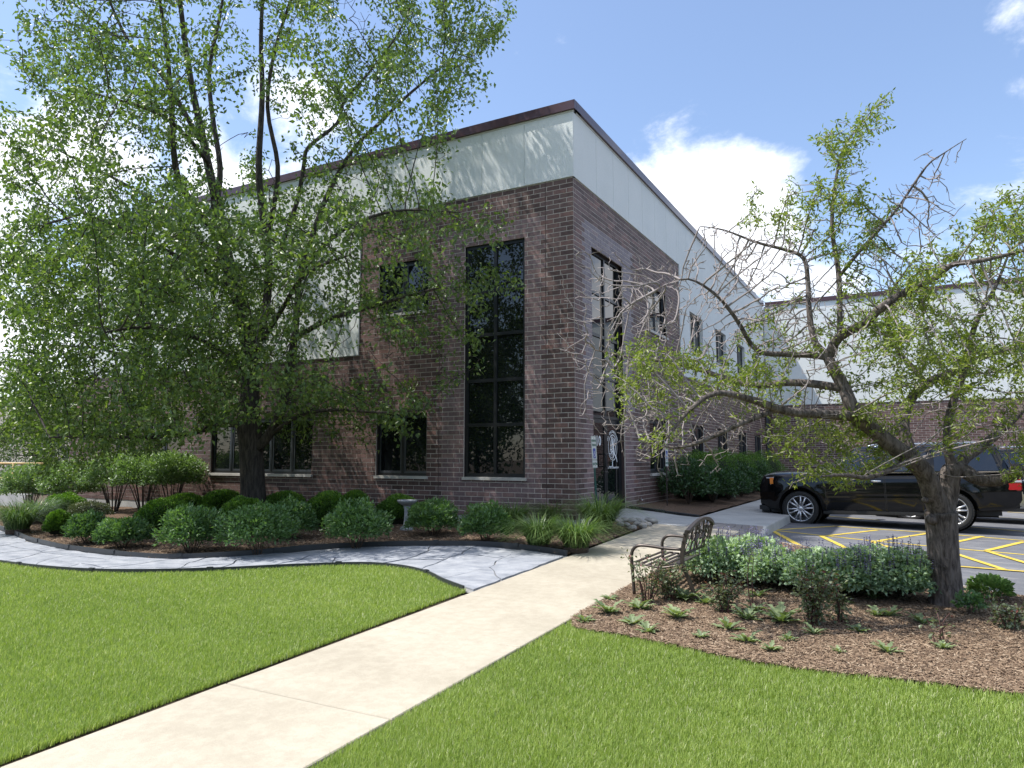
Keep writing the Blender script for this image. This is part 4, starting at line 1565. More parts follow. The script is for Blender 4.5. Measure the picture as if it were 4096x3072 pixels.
# ================================================================== VEHICLES
def make_suv(label, group):
    """local: +x is the nose, origin on the ground midway between the axles"""
    t = thing('parked_suv', label, 'car', (0, 0, 0), 0, group)
    AX, RW, ARCH, AZ = 1.515, 0.395, 0.475, 0.41
    NX, TX = 2.44, -2.76

    def half_w(x):
        e = 0.0
        if x > 1.7:
            e = 0.17 * ((x - 1.7) / (NX - 1.7)) ** 2.4
        if x < -2.1:
            e = 0.075 * ((-2.1 - x) / (-2.1 - TX)) ** 2.2
        return 1.0 - e

    def z_top(x):
        pts = [(TX, 1.08), (-2.70, 1.16), (-2.5, 1.19), (0.95, 1.19), (1.25, 1.205), (1.8, 1.215), (2.15, 1.205), (2.34, 1.165), (2.41, 1.08), (NX, 0.96)]
        return float(np.interp(x, [p[0] for p in pts], [p[1] for p in pts]))

    def z_bot(x):
        pts = [(TX, 0.50), (-2.6, 0.44), (-2.0, 0.40), (-1.0, 0.33), (1.0, 0.33), (1.95, 0.36), (2.25, 0.40), (NX, 0.48)]
        return float(np.interp(x, [p[0] for p in pts], [p[1] for p in pts]))

    xs = sorted(set(list(np.linspace(TX, NX, 131)) + [0.95, -0.27, -0.29, -1.17]))
    js = [0.0, 0.05, 0.14, 0.26, 0.38, 0.46, 0.50, 0.56, 0.66, 0.76, 0.86, 0.93, 0.97, 1.0]
    yprof = [0.90, 0.945, 0.965, 0.975, 0.983, 0.988, 0.992, 0.985, 0.988, 0.985, 0.970, 0.945, 0.905, 0.84]

    def side(x, j):
        zb, zt = z_bot(x), z_top(x)
        z = zb + (zt - zb) * js[j]
        y = half_w(x) * yprof[j]
        for ax in (AX, -AX):       # flared arches
            r_ = math.hypot(x - ax, z - AZ)
            if r_ < 0.66 and z > 0.3:
                y += 0.028 * max(0, 1 - abs(r_ - 0.52) / 0.14)
        return Vector((x, y, z))

    doors = [(0.95, -0.27), (-0.29, -1.17)]
    body = MB()
    dmesh = [[MB(), MB()], [MB(), MB()]]
    for s in (1, -1):
        P = {}
        ins = {}
        for i, x in enumerate(xs):
            for j in range(len(js)):
                p = side(x, j)
                for ax in (AX, -AX):
                    dx, dz = p.x - ax, p.z - AZ
                    r_ = math.hypot(dx, dz)
                    if r_ < ARCH:
                        ins[(i, j)] = True
                        k = ARCH / max(r_, 1e-3)
                        p = Vector((ax + dx * k, p.y, AZ + dz * k))
                P[(i, j)] = Vector((p.x, p.y * s, p.z))
        for i in range(len(xs) - 1):
            xm = (xs[i] + xs[i + 1]) / 2
            for j in range(len(js) - 1):
                q = [(i, j), (i + 1, j), (i + 1, j + 1), (i, j + 1)]
                if all(k in ins for k in q):
                    continue
                vs = [P[k] for k in q]
                f = (0, 1, 2, 3) if s < 0 else (3, 2, 1, 0)
                target = body
                for di, (a, b) in enumerate(doors):
                    if b < xm < a and 1 <= j < 12 and not any(k in ins for k in q):
                        target = dmesh[0 if s < 0 else 1][di]
                        vs = [v + Vector((0, 0.004 * s, 0)) for v in vs]
                target.add(vs, [f])
    # hood, deck, nose and tail skins
    for i in range(len(xs) - 1):
        n = 8
        for k in range(n):
            u0, u1 = -1 + 2 * k / n, -1 + 2 * (k + 1) / n
            vs = []
            for x, u in ((xs[i], u0), (xs[i + 1], u0), (xs[i + 1], u1), (xs[i], u1)):
                zt = z_top(x) + 0.045 * (1 - u * u) * (1 if x > 0.9 else 0.3)
                vs.append((x, u * half_w(x) * yprof[-1], zt))
            body.add(vs, [(0, 1, 2, 3)])
    for x, flip in ((NX, False), (TX, True)):
        ring = [side(x, j) for j in range(len(js))]
        vs = ring + [Vector((p.x, -p.y, p.z)) for p in ring]
        n = len(ring)
        for j in range(n - 1):
            f = (j, n + j, n + j + 1, j + 1)
            body.add([vs[k] for k in f], [(0, 1, 2, 3) if not flip else (3, 2, 1, 0)])
    bo = body.build('body', 'car_black', t)
    bm = bmesh.new()
    bm.from_mesh(bo.data)
    bmesh.ops.remove_doubles(bm, verts=bm.verts[:], dist=0.0006)
    bmesh.ops.recalc_face_normals(bm, faces=bm.faces[:])
    bm.to_mesh(bo.data)
    bm.free()
    bo.data.polygons.foreach_set('use_smooth', np.ones(len(bo.data.polygons), dtype=bool))
    bo.modifiers.new('edge', 'EDGE_SPLIT').split_angle = R(38)
    for si in range(2):
        for di in range(2):
            d = dmesh[si][di].build('door', 'car_black', t)
            bm = bmesh.new()
            bm.from_mesh(d.data)
            bmesh.ops.remove_doubles(bm, verts=bm.verts[:], dist=0.0006)
            bm.to_mesh(d.data)
            bm.free()
            d.data.polygons.foreach_set('use_smooth', np.ones(len(d.data.polygons), dtype=bool))
            s = -1 if si == 0 else 1
            a, b = doors[di]
            # handle with its cup
            hx = b + 0.16
            yy_ = lambda x, z: (0.985 + 0.006) * s
            h = MB()
            h.bbox((hx - 0.105, -0.016, 1.005), (hx + 0.105, 0.016, 1.042), 0.012, Matrix.Translation((0, 1.000 * s, 0)))
            h.build('handle', 'chrome', d, smooth=True)
            sm = MB()
            for xx in (a - 0.004, b + 0.004):
                jr = range(1, 13)
                pts = [side(xx, j) for j in jr]
                sm.tube([(p.x, (p.y + 0.003) * s, p.z) for p in pts], 0.005, 4)
            sm.build('seam', 'rubber', d)
            mo = MB()
            mo.bbox((b + 0.012, -0.010, 0.655), (a - 0.012, 0.010, 0.695), 0.006, Matrix.Translation((0, 0.992 * s, 0)))
            mo.build('moulding', 'car_black', d)
    # cabin
    def cab(x_, z):      # half width of the glasshouse at height z
        return 0.945 - (z - 1.19) * 0.30

    RX0, RX1 = 0.33, -2.42      # roof line ends
    BX0, BX1 = 1.14, -2.60      # belt line ends
    ZR = 1.73
    c = MB()
    lev = [1.185, 1.30, 1.42, 1.55, 1.66, ZR]
    rows_ = []
    for z in lev:
        u = (z - 1.185) / (ZR - 1.185)
        f = BX0 + (RX0 - BX0) * u
        r_ = BX1 + (RX1 - BX1) * u ** 1.3
        w = cab(0, z) - (0.02 if z >= ZR else 0)
        rows_.append([(f, -w * .93, z), (f - 0.10, -w, z), (r_ + 0.12, -w * .985, z), (r_, -w * .86, z), (r_, w * .86, z), (r_ + 0.12, w * .985, z), (f - 0.10, w, z), (f, w * .93, z)])
    roof = []
    for (x, y, z) in rows_[-1]:
        roof.append((x * 0.985, y * 0.90, 1.79))
    rows_.append(roof)
    vs = [p for r_ in rows_ for p in r_]
    fs = []
    for i in range(len(rows_) - 1):
        for k in range(8):
            k2 = (k + 1) % 8
            fs.append((i * 8 + k2, i * 8 + k, (i + 1) * 8 + k, (i + 1) * 8 + k2))
    n = (len(rows_) - 1) * 8
    fs.append(tuple(n + k for k in range(7, -1, -1)))
    c.add(vs, fs)
    co = c.build('cabin', 'car_black', t)
    bm = bmesh.new()
    bm.from_mesh(co.data)
    bmesh.ops.recalc_face_normals(bm, faces=bm.faces[:])
    bmesh.ops.bevel(bm, geom=[e for e in bm.edges if e.calc_face_angle(0) > 0.3], offset=0.03, segments=3, affect='EDGES')
    bm.to_mesh(co.data)
    bm.free()
    co.data.polygons.foreach_set('use_smooth', np.ones(len(co.data.polygons), dtype=bool))
    co.modifiers.new('edge', 'EDGE_SPLIT').split_angle = R(40)
    # side glass
    wins = [[(0.72, 1.235), (-0.21, 1.235), (-0.21, 1.68), (0.36, 1.68), (0.56, 1.48)],
            [(-0.36, 1.235), (-1.11, 1.235), (-1.11, 1.68), (-0.36, 1.68)],
            [(-1.25, 1.235), (-2.40, 1.235), (-2.33, 1.50), (-2.26, 1.68), (-1.25, 1.68)]]
    for s in (-1, 1):
        for poly in wins:
            m = MB()
            vo = [(x, (cab(x, z) + 0.010 - 0.018 * max(0, -1.3 - x)) * s, z) for x, z in poly]
            vi = [(x, (cab(x, z) - 0.02) * s, z) for x, z in poly]
            k = len(poly)
            f = [tuple(range(k)) if s > 0 else tuple(range(k - 1, -1, -1))]
            m.add(vo + vi, f + [(i, (i + 1) % k, k + (i + 1) % k, k + i) for i in range(k)])
            m.build('side_window', 'car_glass', t)
        m = MB()
        m.bbox((-2.42, -0.008, 1.200), (0.86, 0.008, 1.224), 0.004, Matrix.Translation((0, 0.957 * s, 0)))
        m.build('belt_trim', 'chrome', t)
        m = MB()
        m.tube(catmull([(0.05, 0.70 * s, 1.79), (-0.05, 0.70 * s, 1.825), (-0.3, 0.70 * s, 1.835), (-1.8, 0.70 * s, 1.835), (-2.1, 0.70 * s, 1.82), (-2.2, 0.70 * s, 1.785)], 3), 0.017, 8)
        m.build('roof_rail', 'chrome', t, smooth=True)
        # mirror
        m = MB()
        m.bbox((0.56, 0.0, 1.235), (0.74, 0.28, 1.40), 0.045, Matrix.Translation((0, 1.02 if s > 0 else -1.32, 0)))
        m.tube([(0.67, 0.92 * s, 1.24), (0.66, 1.08 * s, 1.29)], 0.03, 8)
        m.build('mirror', 'car_trim', t, smooth=False)
        # sill guard, fog lamp, head lamp, tail lamp
        m = MB()
        m.bbox((-1.02, -0.035, 0.275), (1.02, 0.035, 0.365), 0.02, Matrix.Translation((0, 0.93 * s, 0)))
        m.build('sill_guard', 'car_trim', t)
        m = MB()
        y0, y1 = (0.60 * s, 0.90 * s)
        hl = [(2.40, y0, 0.94), (2.16, y1 + .035 * s, 0.945), (2.10, y1 + .040 * s, 1.13), (2.36, y0, 1.12)]
        ins_ = [(2.2, y0 * .9, 0.94), (2.0, y1 * .9, 0.94), (2.0, y1 * .9, 1.13), (2.2, y0 * .9, 1.12)]
        midb, midt = (2.31, 0.86 * s, 0.94), (2.26, 0.875 * s, 1.125)
        vv = [hl[0], midb, hl[1], hl[2], midt, hl[3]] + [(p[0] - .12, p[1] * .92, p[2]) for p in (hl[0], midb, hl[1], hl[2], midt, hl[3])]
        ff = [(0, 1, 4, 5), (1, 2, 3, 4)] + [(i, (i + 1) % 6, 6 + (i + 1) % 6, 6 + i) for i in range(6)]
        m.add(vv, ff)
        hd = m.build('headlight', 'lamp_clear', t)
        m = MB()
        m.bbox((2.085, 0.925 * s - 0.03, 0.955), (2.175, 0.925 * s + 0.025, 1.115), 0.012)
        m.build('amber_reflector', 'lamp_amber', hd)
        m = MB()
        m.bbox((2.28, 0.66 * s - 0.11, 0.60), (2.40, 0.66 * s + 0.16, 0.68), 0.02)
        m.build('fog_lamp', 'lamp_clear', t)
        m = MB()
        m.bbox((TX - 0.012, 0.79 * s - 0.07, 0.82), (TX + 0.34, 0.955, 1.08), 0.02) if s > 0 else m.bbox((TX - 0.012, -0.955, 0.82), (TX + 0.34, -0.72, 1.08), 0.02)
        tl = m.build('taillight', 'lamp_red', t)
        m = MB()
        m.bbox((TX - 0.018, 0.962 * s - 0.2 if s > 0 else -0.962, 0.985), (TX + 0.21, 0.962 * s if s > 0 else -0.758, 1.045), 0.01)
        m.build('reversing_lens', 'lamp_clear', tl)
    # windscreen and rear glass
    for nm, (a, b), off in (('windscreen', ((BX0 - .06, 1.235), (RX0 + .02, 1.71)), 0.012), ('rear_window', ((BX1, 1.28), (RX1, 1.69)), -0.014)):
        m = MB()
        w0, w1 = cab(0, a[1]) * .86, cab(0, b[1]) * .84
        vs = [(a[0] + off, -w0, a[1]), (a[0] + off, w0, a[1]), (b[0] + off, w1, b[1]), (b[0] + off, -w1, b[1])]
        vs += [(x - off * 2, y, z) for x, y, z in vs]
        m.add(vs, [(0, 1, 2, 3), (7, 6, 5, 4), (0, 4, 5, 1), (1, 5, 6, 2), (2, 6, 7, 3), (3, 7, 4, 0)])
        m.build(nm, 'car_glass', t)
    # grille, bumpers, underbody, plate
    m = MB()
    m.bbox((NX - 0.03, -0.58, 0.80), (NX + 0.025, 0.58, 1.02), 0.02)
    gr = m.build('grille', 'car_trim', t)
    for z in (0.86, 0.91, 0.96):
        m = MB()
        m.bbox((NX + 0.02, -0.56, z - 0.016), (NX + 0.045, 0.56, z + 0.016), 0.008)
        m.build('grille_bar', 'chrome', gr)
    m = MB()
    m.bbox((2.20, -0.82, 0.30), (NX + 0.04, 0.82, 0.50), 0.05)
    m.build('front_bumper', 'car_trim', t)
    m = MB()
    m.bbox((TX - 0.07, -0.90, 0.46), (TX + 0.10, 0.90, 0.80), 0.05)
    m.build('rear_bumper', 'chrome', t)
    m = MB()
    m.box((-2.4, -0.80, 0.30), (2.2, 0.80, 0.42))
    m.box((-2.35, -0.45, 0.24), (-1.95, 0.45, 0.40))
    m.box((-0.4, -0.78, 0.25), (0.9, -0.55, 0.33))
    for ax in (AX, -AX):
        m.tube([(ax, -0.8, 0.40), (ax, 0.8, 0.40)], 0.05, 8)
        m.lathe([(0.455, -0.98), (0.455, -0.55), (0.0, -0.55)], 24, Matrix.Translation((ax, 0, AZ)) @ Matrix.Rotation(R(-90), 4, 'X'))
        m.lathe([(0.455, 0.98), (0.455, 0.55), (0.0, 0.55)], 24, Matrix.Translation((ax, 0, AZ)) @ Matrix.Rotation(R(-90), 4, 'X'))
    m.build('underbody', 'rubber', t)
    # wheels
    tyre, rim, cap = MB(), MB(), MB()
    prof = [(0.292, -0.115), (0.315, -0.135), (0.355, -0.138), (0.385, -0.122), (RW, -0.095), (RW, 0.095), (0.385, 0.122), (0.355, 0.138), (0.315, 0.135), (0.292, 0.115), (0.292, -0.115)]
    tyre.lathe(prof, 48)
    for k in range(44):
        th = 2 * math.pi * k / 44
        for zz, sh in ((-0.112, 0), (-0.045, .07), (0.03, 0), (0.100, .07)):
            M = Matrix.Rotation(th + sh, 4, 'Z') @ Matrix.Translation((RW - 0.006, 0, zz))
            tyre.box((-0.012, -0.019, -0.027), (0.012, 0.019, 0.027), M=M)
    rim.lathe([(0.296, 0.118), (0.291, 0.126), (0.276, 0.112), (0.266, 0.06), (0.258, -0.06), (0.25, -0.09), (0.0, -0.09)], 48)
    for k in range(12):
        th = 2 * math.pi * (k // 2) / 6 + (0.20 if k % 2 else -0.20)
        th0 = 2 * math.pi * (k // 2) / 6 + (0.34 if k % 2 else -0.34) * 0.6
        a = Vector((0.055 * math.cos(th0), 0.055 * math.sin(th0), 0.085))
        b = Vector((0.150 * math.cos(th0 * .5 + th * .5), 0.150 * math.sin(th0 * .5 + th * .5), 0.100))
        e = Vector((0.280 * math.cos(th), 0.280 * math.sin(th), 0.108))
        rim.tube([a, b, e], [0.026, 0.022, 0.019], 6)
    cap.lathe([(0.0, 0.118), (0.042, 0.116), (0.05, 0.108), (0.075, 0.098), (0.085, 0.06)], 24)
    for k in range(6):
        th = 2 * math.pi * (k + .5) / 6
        cap.tube([(0.068 * math.cos(th), 0.068 * math.sin(th), 0.09), (0.068 * math.cos(th), 0.068 * math.sin(th), 0.118)], 0.012, 8)
    tm, rm, cm = tyre.mesh('tyre'), rim.mesh('rim'), cap.mesh('hub')
    for me_, mt in ((tm, 'rubber'), (rm, 'alloy'), (cm, 'alloy')):
        me_.materials.append(MATS[mt])
        if me_ is not tm:
            me_.polygons.foreach_set('use_smooth', np.ones(len(me_.polygons), dtype=bool))
    disc = MB()
    disc.lathe([(0.0, -0.02), (0.17, -0.02), (0.17, -0.04), (0, -0.04)], 24)
    dmm = disc.mesh('brake_disc')
    dmm.materials.append(MATS['car_trim'])
    for ax in (AX, -AX):
        for s in (-1, 1):
            wdl = bpy.data.objects.new('wheel', dmm)
            COL.objects.link(wdl)
            wdl.parent = t
            wdl.location = (ax, 0.855 * s, RW)
            wdl.rotation_euler = (R(90) if s < 0 else R(-90), 0, 0)
            for nm, me_ in (('tyre', tm), ('rim', rm), ('hub', cm)):
                o = bpy.data.objects.new(nm, me_)
                COL.objects.link(o)
                o.parent = wdl
                o.rotation_euler = (0, 0, 0.26 if nm != 'tyre' else 0)
    return t


def copy_tree(o, parent=None):
    c = o.copy()
    COL.objects.link(c)
    c.parent = parent
    for ch in [x for x in bpy.data.objects if x.parent == o]:
        copy_tree(ch, c)
    return c


fr_p, rr_p = at(3206, 2093, lambda x, y: -0.50 + 0 * x), at(3815, 2132, lambda x, y: -0.56 + 0 * x)
hd = math.atan2(fr_p.y - rr_p.y, fr_p.x - rr_p.x)
suv = make_suv('large black parked car with silver wheels, nearest the yellow hatched lines', 'cars parked beside the building')
mid = (fr_p + rr_p) / 2
left = Vector((-math.sin(hd), math.cos(hd), 0))         # the car's left side faces the camera
suv.location = (mid.x - left.x * 0.96, mid.y - left.y * 0.96, float(LOT(mid.x, mid.y)) + 0.004)
suv.rotation_euler = (0, -math.atan(0.02) * -1, hd)
bk = copy_tree(suv)
bk['label'] = 'black parked car mostly hidden behind the nearer one, only its tail showing'
bk.location = (mid.x + 2.3, mid.y + 4.2, float(LOT(mid.x + 2.3, 0)) + 0.004)

# ================================================================== PLANTS
def nz(P, s, o=0.0):
    """cheap smooth 3D noise on arrays (sum of sines)"""
    x, y, z = P[:, 0] * s + o, P[:, 1] * s + o * 1.7, P[:, 2] * s + o * 0.6
    return (np.sin(x * 1.3 + np.sin(y * 1.7 + 1.1)) + np.sin(y * 1.9 + np.sin(z * 1.3 + 2.3)) + np.sin(z * 1.6 + np.sin(x * 2.1 + 0.5))) / 3


def dome_points(n, w, h, inner, seed, lump=0.16, low=0.05):
    """points in the shell of a lumpy dome, width w, height h, base at z=0"""
    d = rand_dirs(n)
    d[:, 2] = np.abs(d[:, 2]) * 1.15 - 0.25
    d = unit(d)
    r_ = inner + (1 - inner) * rng.random(n) ** 0.6
    r_ *= 1 + lump * nz(d * 2.6, 1.6, seed * 3.7)
    P = d * r_[:, None]
    P = P * np.array([w / 2, w / 2, h * 0.62]) + np.array([0, 0, h * 0.38])
    P[:, 2] = np.maximum(P[:, 2], low * h)
    return P, d


def shrub(name, label, group, px, py, wpx, top, mat, n, ln, wd, inner=0.45, core=0.0, stems=7, up=0.5, cat='shrub', seed=1, stem_mat='stem_brown', bare=0.0, yoff=None, lump=0.16, sunlit_top=0.35, depth=None):
    """px, py: foot of the plant in the photograph; wpx its width; top: pixel row of its top"""
    p = at(px, py, HB) if depth is None else pix(px, py, depth)
    if yoff is not None:          # foot hidden in the photograph: put it on the ground at this distance from the wall
        d = ray(px, py)
        tt = (yoff - CAM[1]) / d[1]
        q = CAM + d * tt
        p = Vector((q[0], q[1], float(HB(q[0], q[1]))))
    k = depth_of(p) / FPX
    zt = CAM[2] + (1828.5 - top) * k
    h = max(zt - p.z, 0.2)
    w = wpx * k
    t = thing(name, label, cat, (p.x, p.y, p.z), random.uniform(0, 6.28), group)
    hb = h * bare
    P, d = dome_points(n, w, h - hb, inner, seed, lump)
    P[:, 2] += hb
    D = unit(d * 0.8 + np.array([0, 0, up]) + rng.normal(size=(n, 3)) * 0.55)
    N = unit(d * 0.5 + np.array([0, 0, 0.8]) + rng.normal(size=(n, 3)) * 0.45)
    tint = 0.34 + 0.16 * rng.normal(size=n) + sunlit_top * ((P[:, 2] - hb) / (h - hb) - 0.5) + 0.12 * nz(P, 5, seed)  # sunlit tops are painted into the leaf tint, lower leaves darker
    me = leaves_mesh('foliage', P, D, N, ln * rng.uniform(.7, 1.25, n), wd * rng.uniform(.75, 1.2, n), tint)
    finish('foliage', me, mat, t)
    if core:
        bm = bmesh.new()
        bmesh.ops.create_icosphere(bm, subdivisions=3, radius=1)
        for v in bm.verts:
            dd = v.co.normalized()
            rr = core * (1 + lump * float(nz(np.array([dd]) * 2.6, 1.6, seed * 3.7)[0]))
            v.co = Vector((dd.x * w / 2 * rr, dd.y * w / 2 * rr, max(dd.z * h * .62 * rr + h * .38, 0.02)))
        cm = bpy.data.meshes.new('dark_core')
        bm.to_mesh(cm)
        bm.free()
        finish('dark_core', cm, 'shrub_core', t)  # solid dark core added to block the view through the leaves
    if stems:
        m = MB()
        for i in range(stems):
            a = 6.283 * i / stems + random.uniform(-.3, .3)
            rr = random.uniform(.25, .72) * w / 2
            e = Vector((math.cos(a) * rr, math.sin(a) * rr, hb + (h - hb) * random.uniform(.45, .85)))
            s0 = Vector((math.cos(a), math.sin(a), 0)) * w * 0.05
            s0.z = -0.03
            mid_ = s0.lerp(e, .5) + Vector((0, 0, h * .06))
            r0 = max(0.006, min(0.018, h * 0.012))
            m.tube(catmull([s0, mid_, e], 3), [r0 * (1 - .7 * q / 6) for q in range(7)], 5)
            for _ in range(2):
                q = mid_.lerp(e, random.uniform(0, .7))
                f = q + Vector((random.uniform(-1, 1), random.uniform(-1, 1), random.uniform(.3, 1.2))).normalized() * h * .22
                m.tube([q, f], [r0 * .5, r0 * .25], 4)
        kind(m.build('stem', stem_mat, t), 'stuff')
    return t


def strip_blades(name, starts, dirs, lens, width, tint, arch, segs=4):
    """arching strap leaves: strips of quads"""
    n = len(starts)
    up = np.array([0, 0, 1.0])
    side = unit(np.cross(dirs, up[None, :] + 0 * dirs))
    V = np.empty((n, segs + 1, 2, 3))
    for k in range(segs + 1):
        u = k / segs
        horiz = dirs * (lens * (0.25 * u + arch * u * u))[:, None]
        rise = (lens * (1.05 * u - (0.30 + arch * 0.75) * u ** 2.3))[:, None] * up
        c = starts + horiz + rise
        w = width * (1 - u ** 2.2) * 0.5 + 0.0006
        V[:, k, 0] = c - side * w[:, None] if isinstance(w, np.ndarray) and w.ndim else c - side * w
        V[:, k, 1] = c + side * w[:, None] if isinstance(w, np.ndarray) and w.ndim else c + side * w
    base = (np.arange(n) * (segs + 1) * 2)[:, None]
    Q = []
    for k in range(segs):
        o = k * 2
        Q.append(base + np.array([[o, o + 1, o + 3, o + 2]]))
    Q = np.stack(Q, 1).reshape(-1, 4)
    return np_mesh(name, V.reshape(-1, 3), None, np.repeat(np.clip(tint, 0, 1), segs), Q)


def grass_clump(label, px, py, wpx, top, n=420, group='grass clumps in the bed', wide=0.012, yoff=None, seed=1):
    p = at(px, py, HB)
    k = depth_of(p) / FPX
    h = max(CAM[2] + (1828.5 - top) * k - p.z, 0.25) * 1.12
    w = wpx * k * 1.25
    n = int(n * 1.7)
    t = thing('grass_clump', label, 'ornamental grass', (p.x, p.y, p.z), random.uniform(0, 6), group)
    a = rng.uniform(0, 6.283, n)
    r_ = rng.random(n) ** .6 * w * 0.17
    st = np.stack([np.cos(a) * r_, np.sin(a) * r_, np.zeros(n) - 0.01], 1)
    a2 = a + rng.normal(size=n) * .5
    D = np.stack([np.cos(a2), np.sin(a2), np.zeros(n)], 1)
    arch = rng.uniform(.15, .72, n)
    ln = h * rng.uniform(.85, 1.75, n) * (1 + arch * .25)
    me = strip_blades('blades', st, D, ln, wide * rng.uniform(.7, 1.2, n), rng.beta(2, 3, n), arch)
    finish('blades', me, 'leaf_blade', t)
    c = MB()
    c.lathe([(w * .2, -0.02), (w * .21, h * .08), (w * .14, h * .22), (0.001, h * .28)], 12)
    c.build('crown', 'stem_brown', t)


# ---- burning bushes along the left wall
EB = 'tall pale green bushes by the left wall'
for i, (x, y, w, tp, lab) in enumerate([
        (120, 2018, 200, 1858, 'pale green rounded bush at the far left, leaves hiding the handrail end'),
        (268, 2012, 210, 1845, 'pale green bush second from the left in the tall hedge row'),
        (455, 2030, 240, 1806, 'tallest pale green bush with bare dark stems, in the middle of the hedge row'),
        (575, 2028, 215, 1812, 'pale green bush with bare stems below the left strip of windows'),
        (690, 2018, 210, 1800, 'pale green bush at the right end of the hedge row, next to bare brick')]):
    yo = [-1.6, -1.25, -1.0, -0.95, -0.9][i]
    shrub('burning_bush', lab, EB, x, y, w * 1.12, tp, 'leaf_euonymus', 7500, 0.07, 0.038, inner=.35, stems=11, up=.25, seed=i + 1, bare=0.30 if i > 1 else 0.16, yoff=yo, lump=.22, sunlit_top=.55, stem_mat='twig_dark')

# ---- clipped yews
YW = 'clipped dark yews in the bed'
for i, (x, y, w, tp, yo, lab) in enumerate([
        (665, 2126, 240, 2001, None, 'large clipped yew mound in front, left of the big tree trunk'),
        (735, 2060, 200, 1974, -1.9, 'clipped yew behind the large yew mound, left of the trunk'),
        (890, 2050, 165, 1962, -1.5, 'clipped yew touching the left side of the big tree trunk'),
        (975, 2095, 200, 1990, -3.2, 'clipped yew directly in front of the big tree trunk'),
        (1140, 2060, 180, 1968, -1.6, 'clipped yew just right of the big tree trunk'),
        (1312, 2108, 190, 1972, None, 'clipped yew right of centre with a dark front face'),
        (1415, 2085, 130, 1964, -1.1, 'bright topped yew behind, against the brick wall'),
        (1595, 2096, 172, 1982, None, 'bright topped clipped yew behind the bird bath'),
        (258, 2052, 150, 1972, -2.6, 'rounded clipped shrub below the hedge at the left'),
        (230, 2140, 95, 2046, None, 'small dark ball shrub nearest the path bend at left')]):
    shrub('yew_shrub', lab, YW, x, y, w, tp, 'leaf_yew', 9000, 0.050, 0.020, inner=.80, core=.80, stems=0, up=.55, seed=i + 11, yoff=yo, lump=.10, sunlit_top=.75)
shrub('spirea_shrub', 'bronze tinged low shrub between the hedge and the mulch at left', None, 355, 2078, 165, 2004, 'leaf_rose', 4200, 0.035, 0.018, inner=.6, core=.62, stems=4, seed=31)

# ---- loose leafy shrubs along the path edge
LS = 'loose leafy shrubs along the path'
for i, (x, y, w, tp, lab) in enumerate([
        (352, 2172, 165, 2056, 'small leafy shrub beside the dark ball shrub near the path'),
        (490, 2190, 205, 2072, 'leafy shrub at the path edge in full sun, left of the wide ones'),
        (765, 2207, 260, 2029, 'loose leafy shrub below and left of the big tree trunk'),
        (1030, 2213, 300, 2012, 'widest leafy shrub, at the path edge below the trunk'),
        (1165, 2155, 180, 2004, 'leafy shrub tucked behind the widest one, right of the trunk'),
        (1425, 2190, 255, 2007, 'leafy shrub at the path edge left of the bird bath'),
        (1735, 2142, 205, 2000, 'leafy shrub just right of the bird bath'),
        (1945, 2170, 205, 2018, 'leafy shrub between the bird bath and the grass clumps')]):
    shrub('leafy_shrub', lab, LS, x, y, w, tp, 'leaf_shrub', 4200, 0.070, 0.031, inner=.25, stems=12, up=.5, seed=i + 41, lump=.24, sunlit_top=.45)

# ---- strap-leaved clumps
for x, y, w, tp, n, lab in [
        (2155, 2192, 170, 2068, 420, 'strap leaved clump at the bed front, left of its twin'),
        (2305, 2203, 195, 2074, 460, 'strap leaved clump at the bed corner nearest the walk'),
        (2215, 2095, 165, 2008, 420, 'fine grass clump against the brick corner'),
        (2400, 2128, 185, 1990, 520, 'tall arching grass clump by the sign post and doors'),
        (2055, 2118, 95, 2012, 300, 'narrow grass clump below the tall window'),
        (70, 2130, 165, 2012, 420, 'strap leaved clump at the left edge by the path'),
        (150, 2092, 150, 1998, 420, 'bright grass clump behind the leftmost strap leaved one')]:
    grass_clump(lab, x, y, w, tp, n)

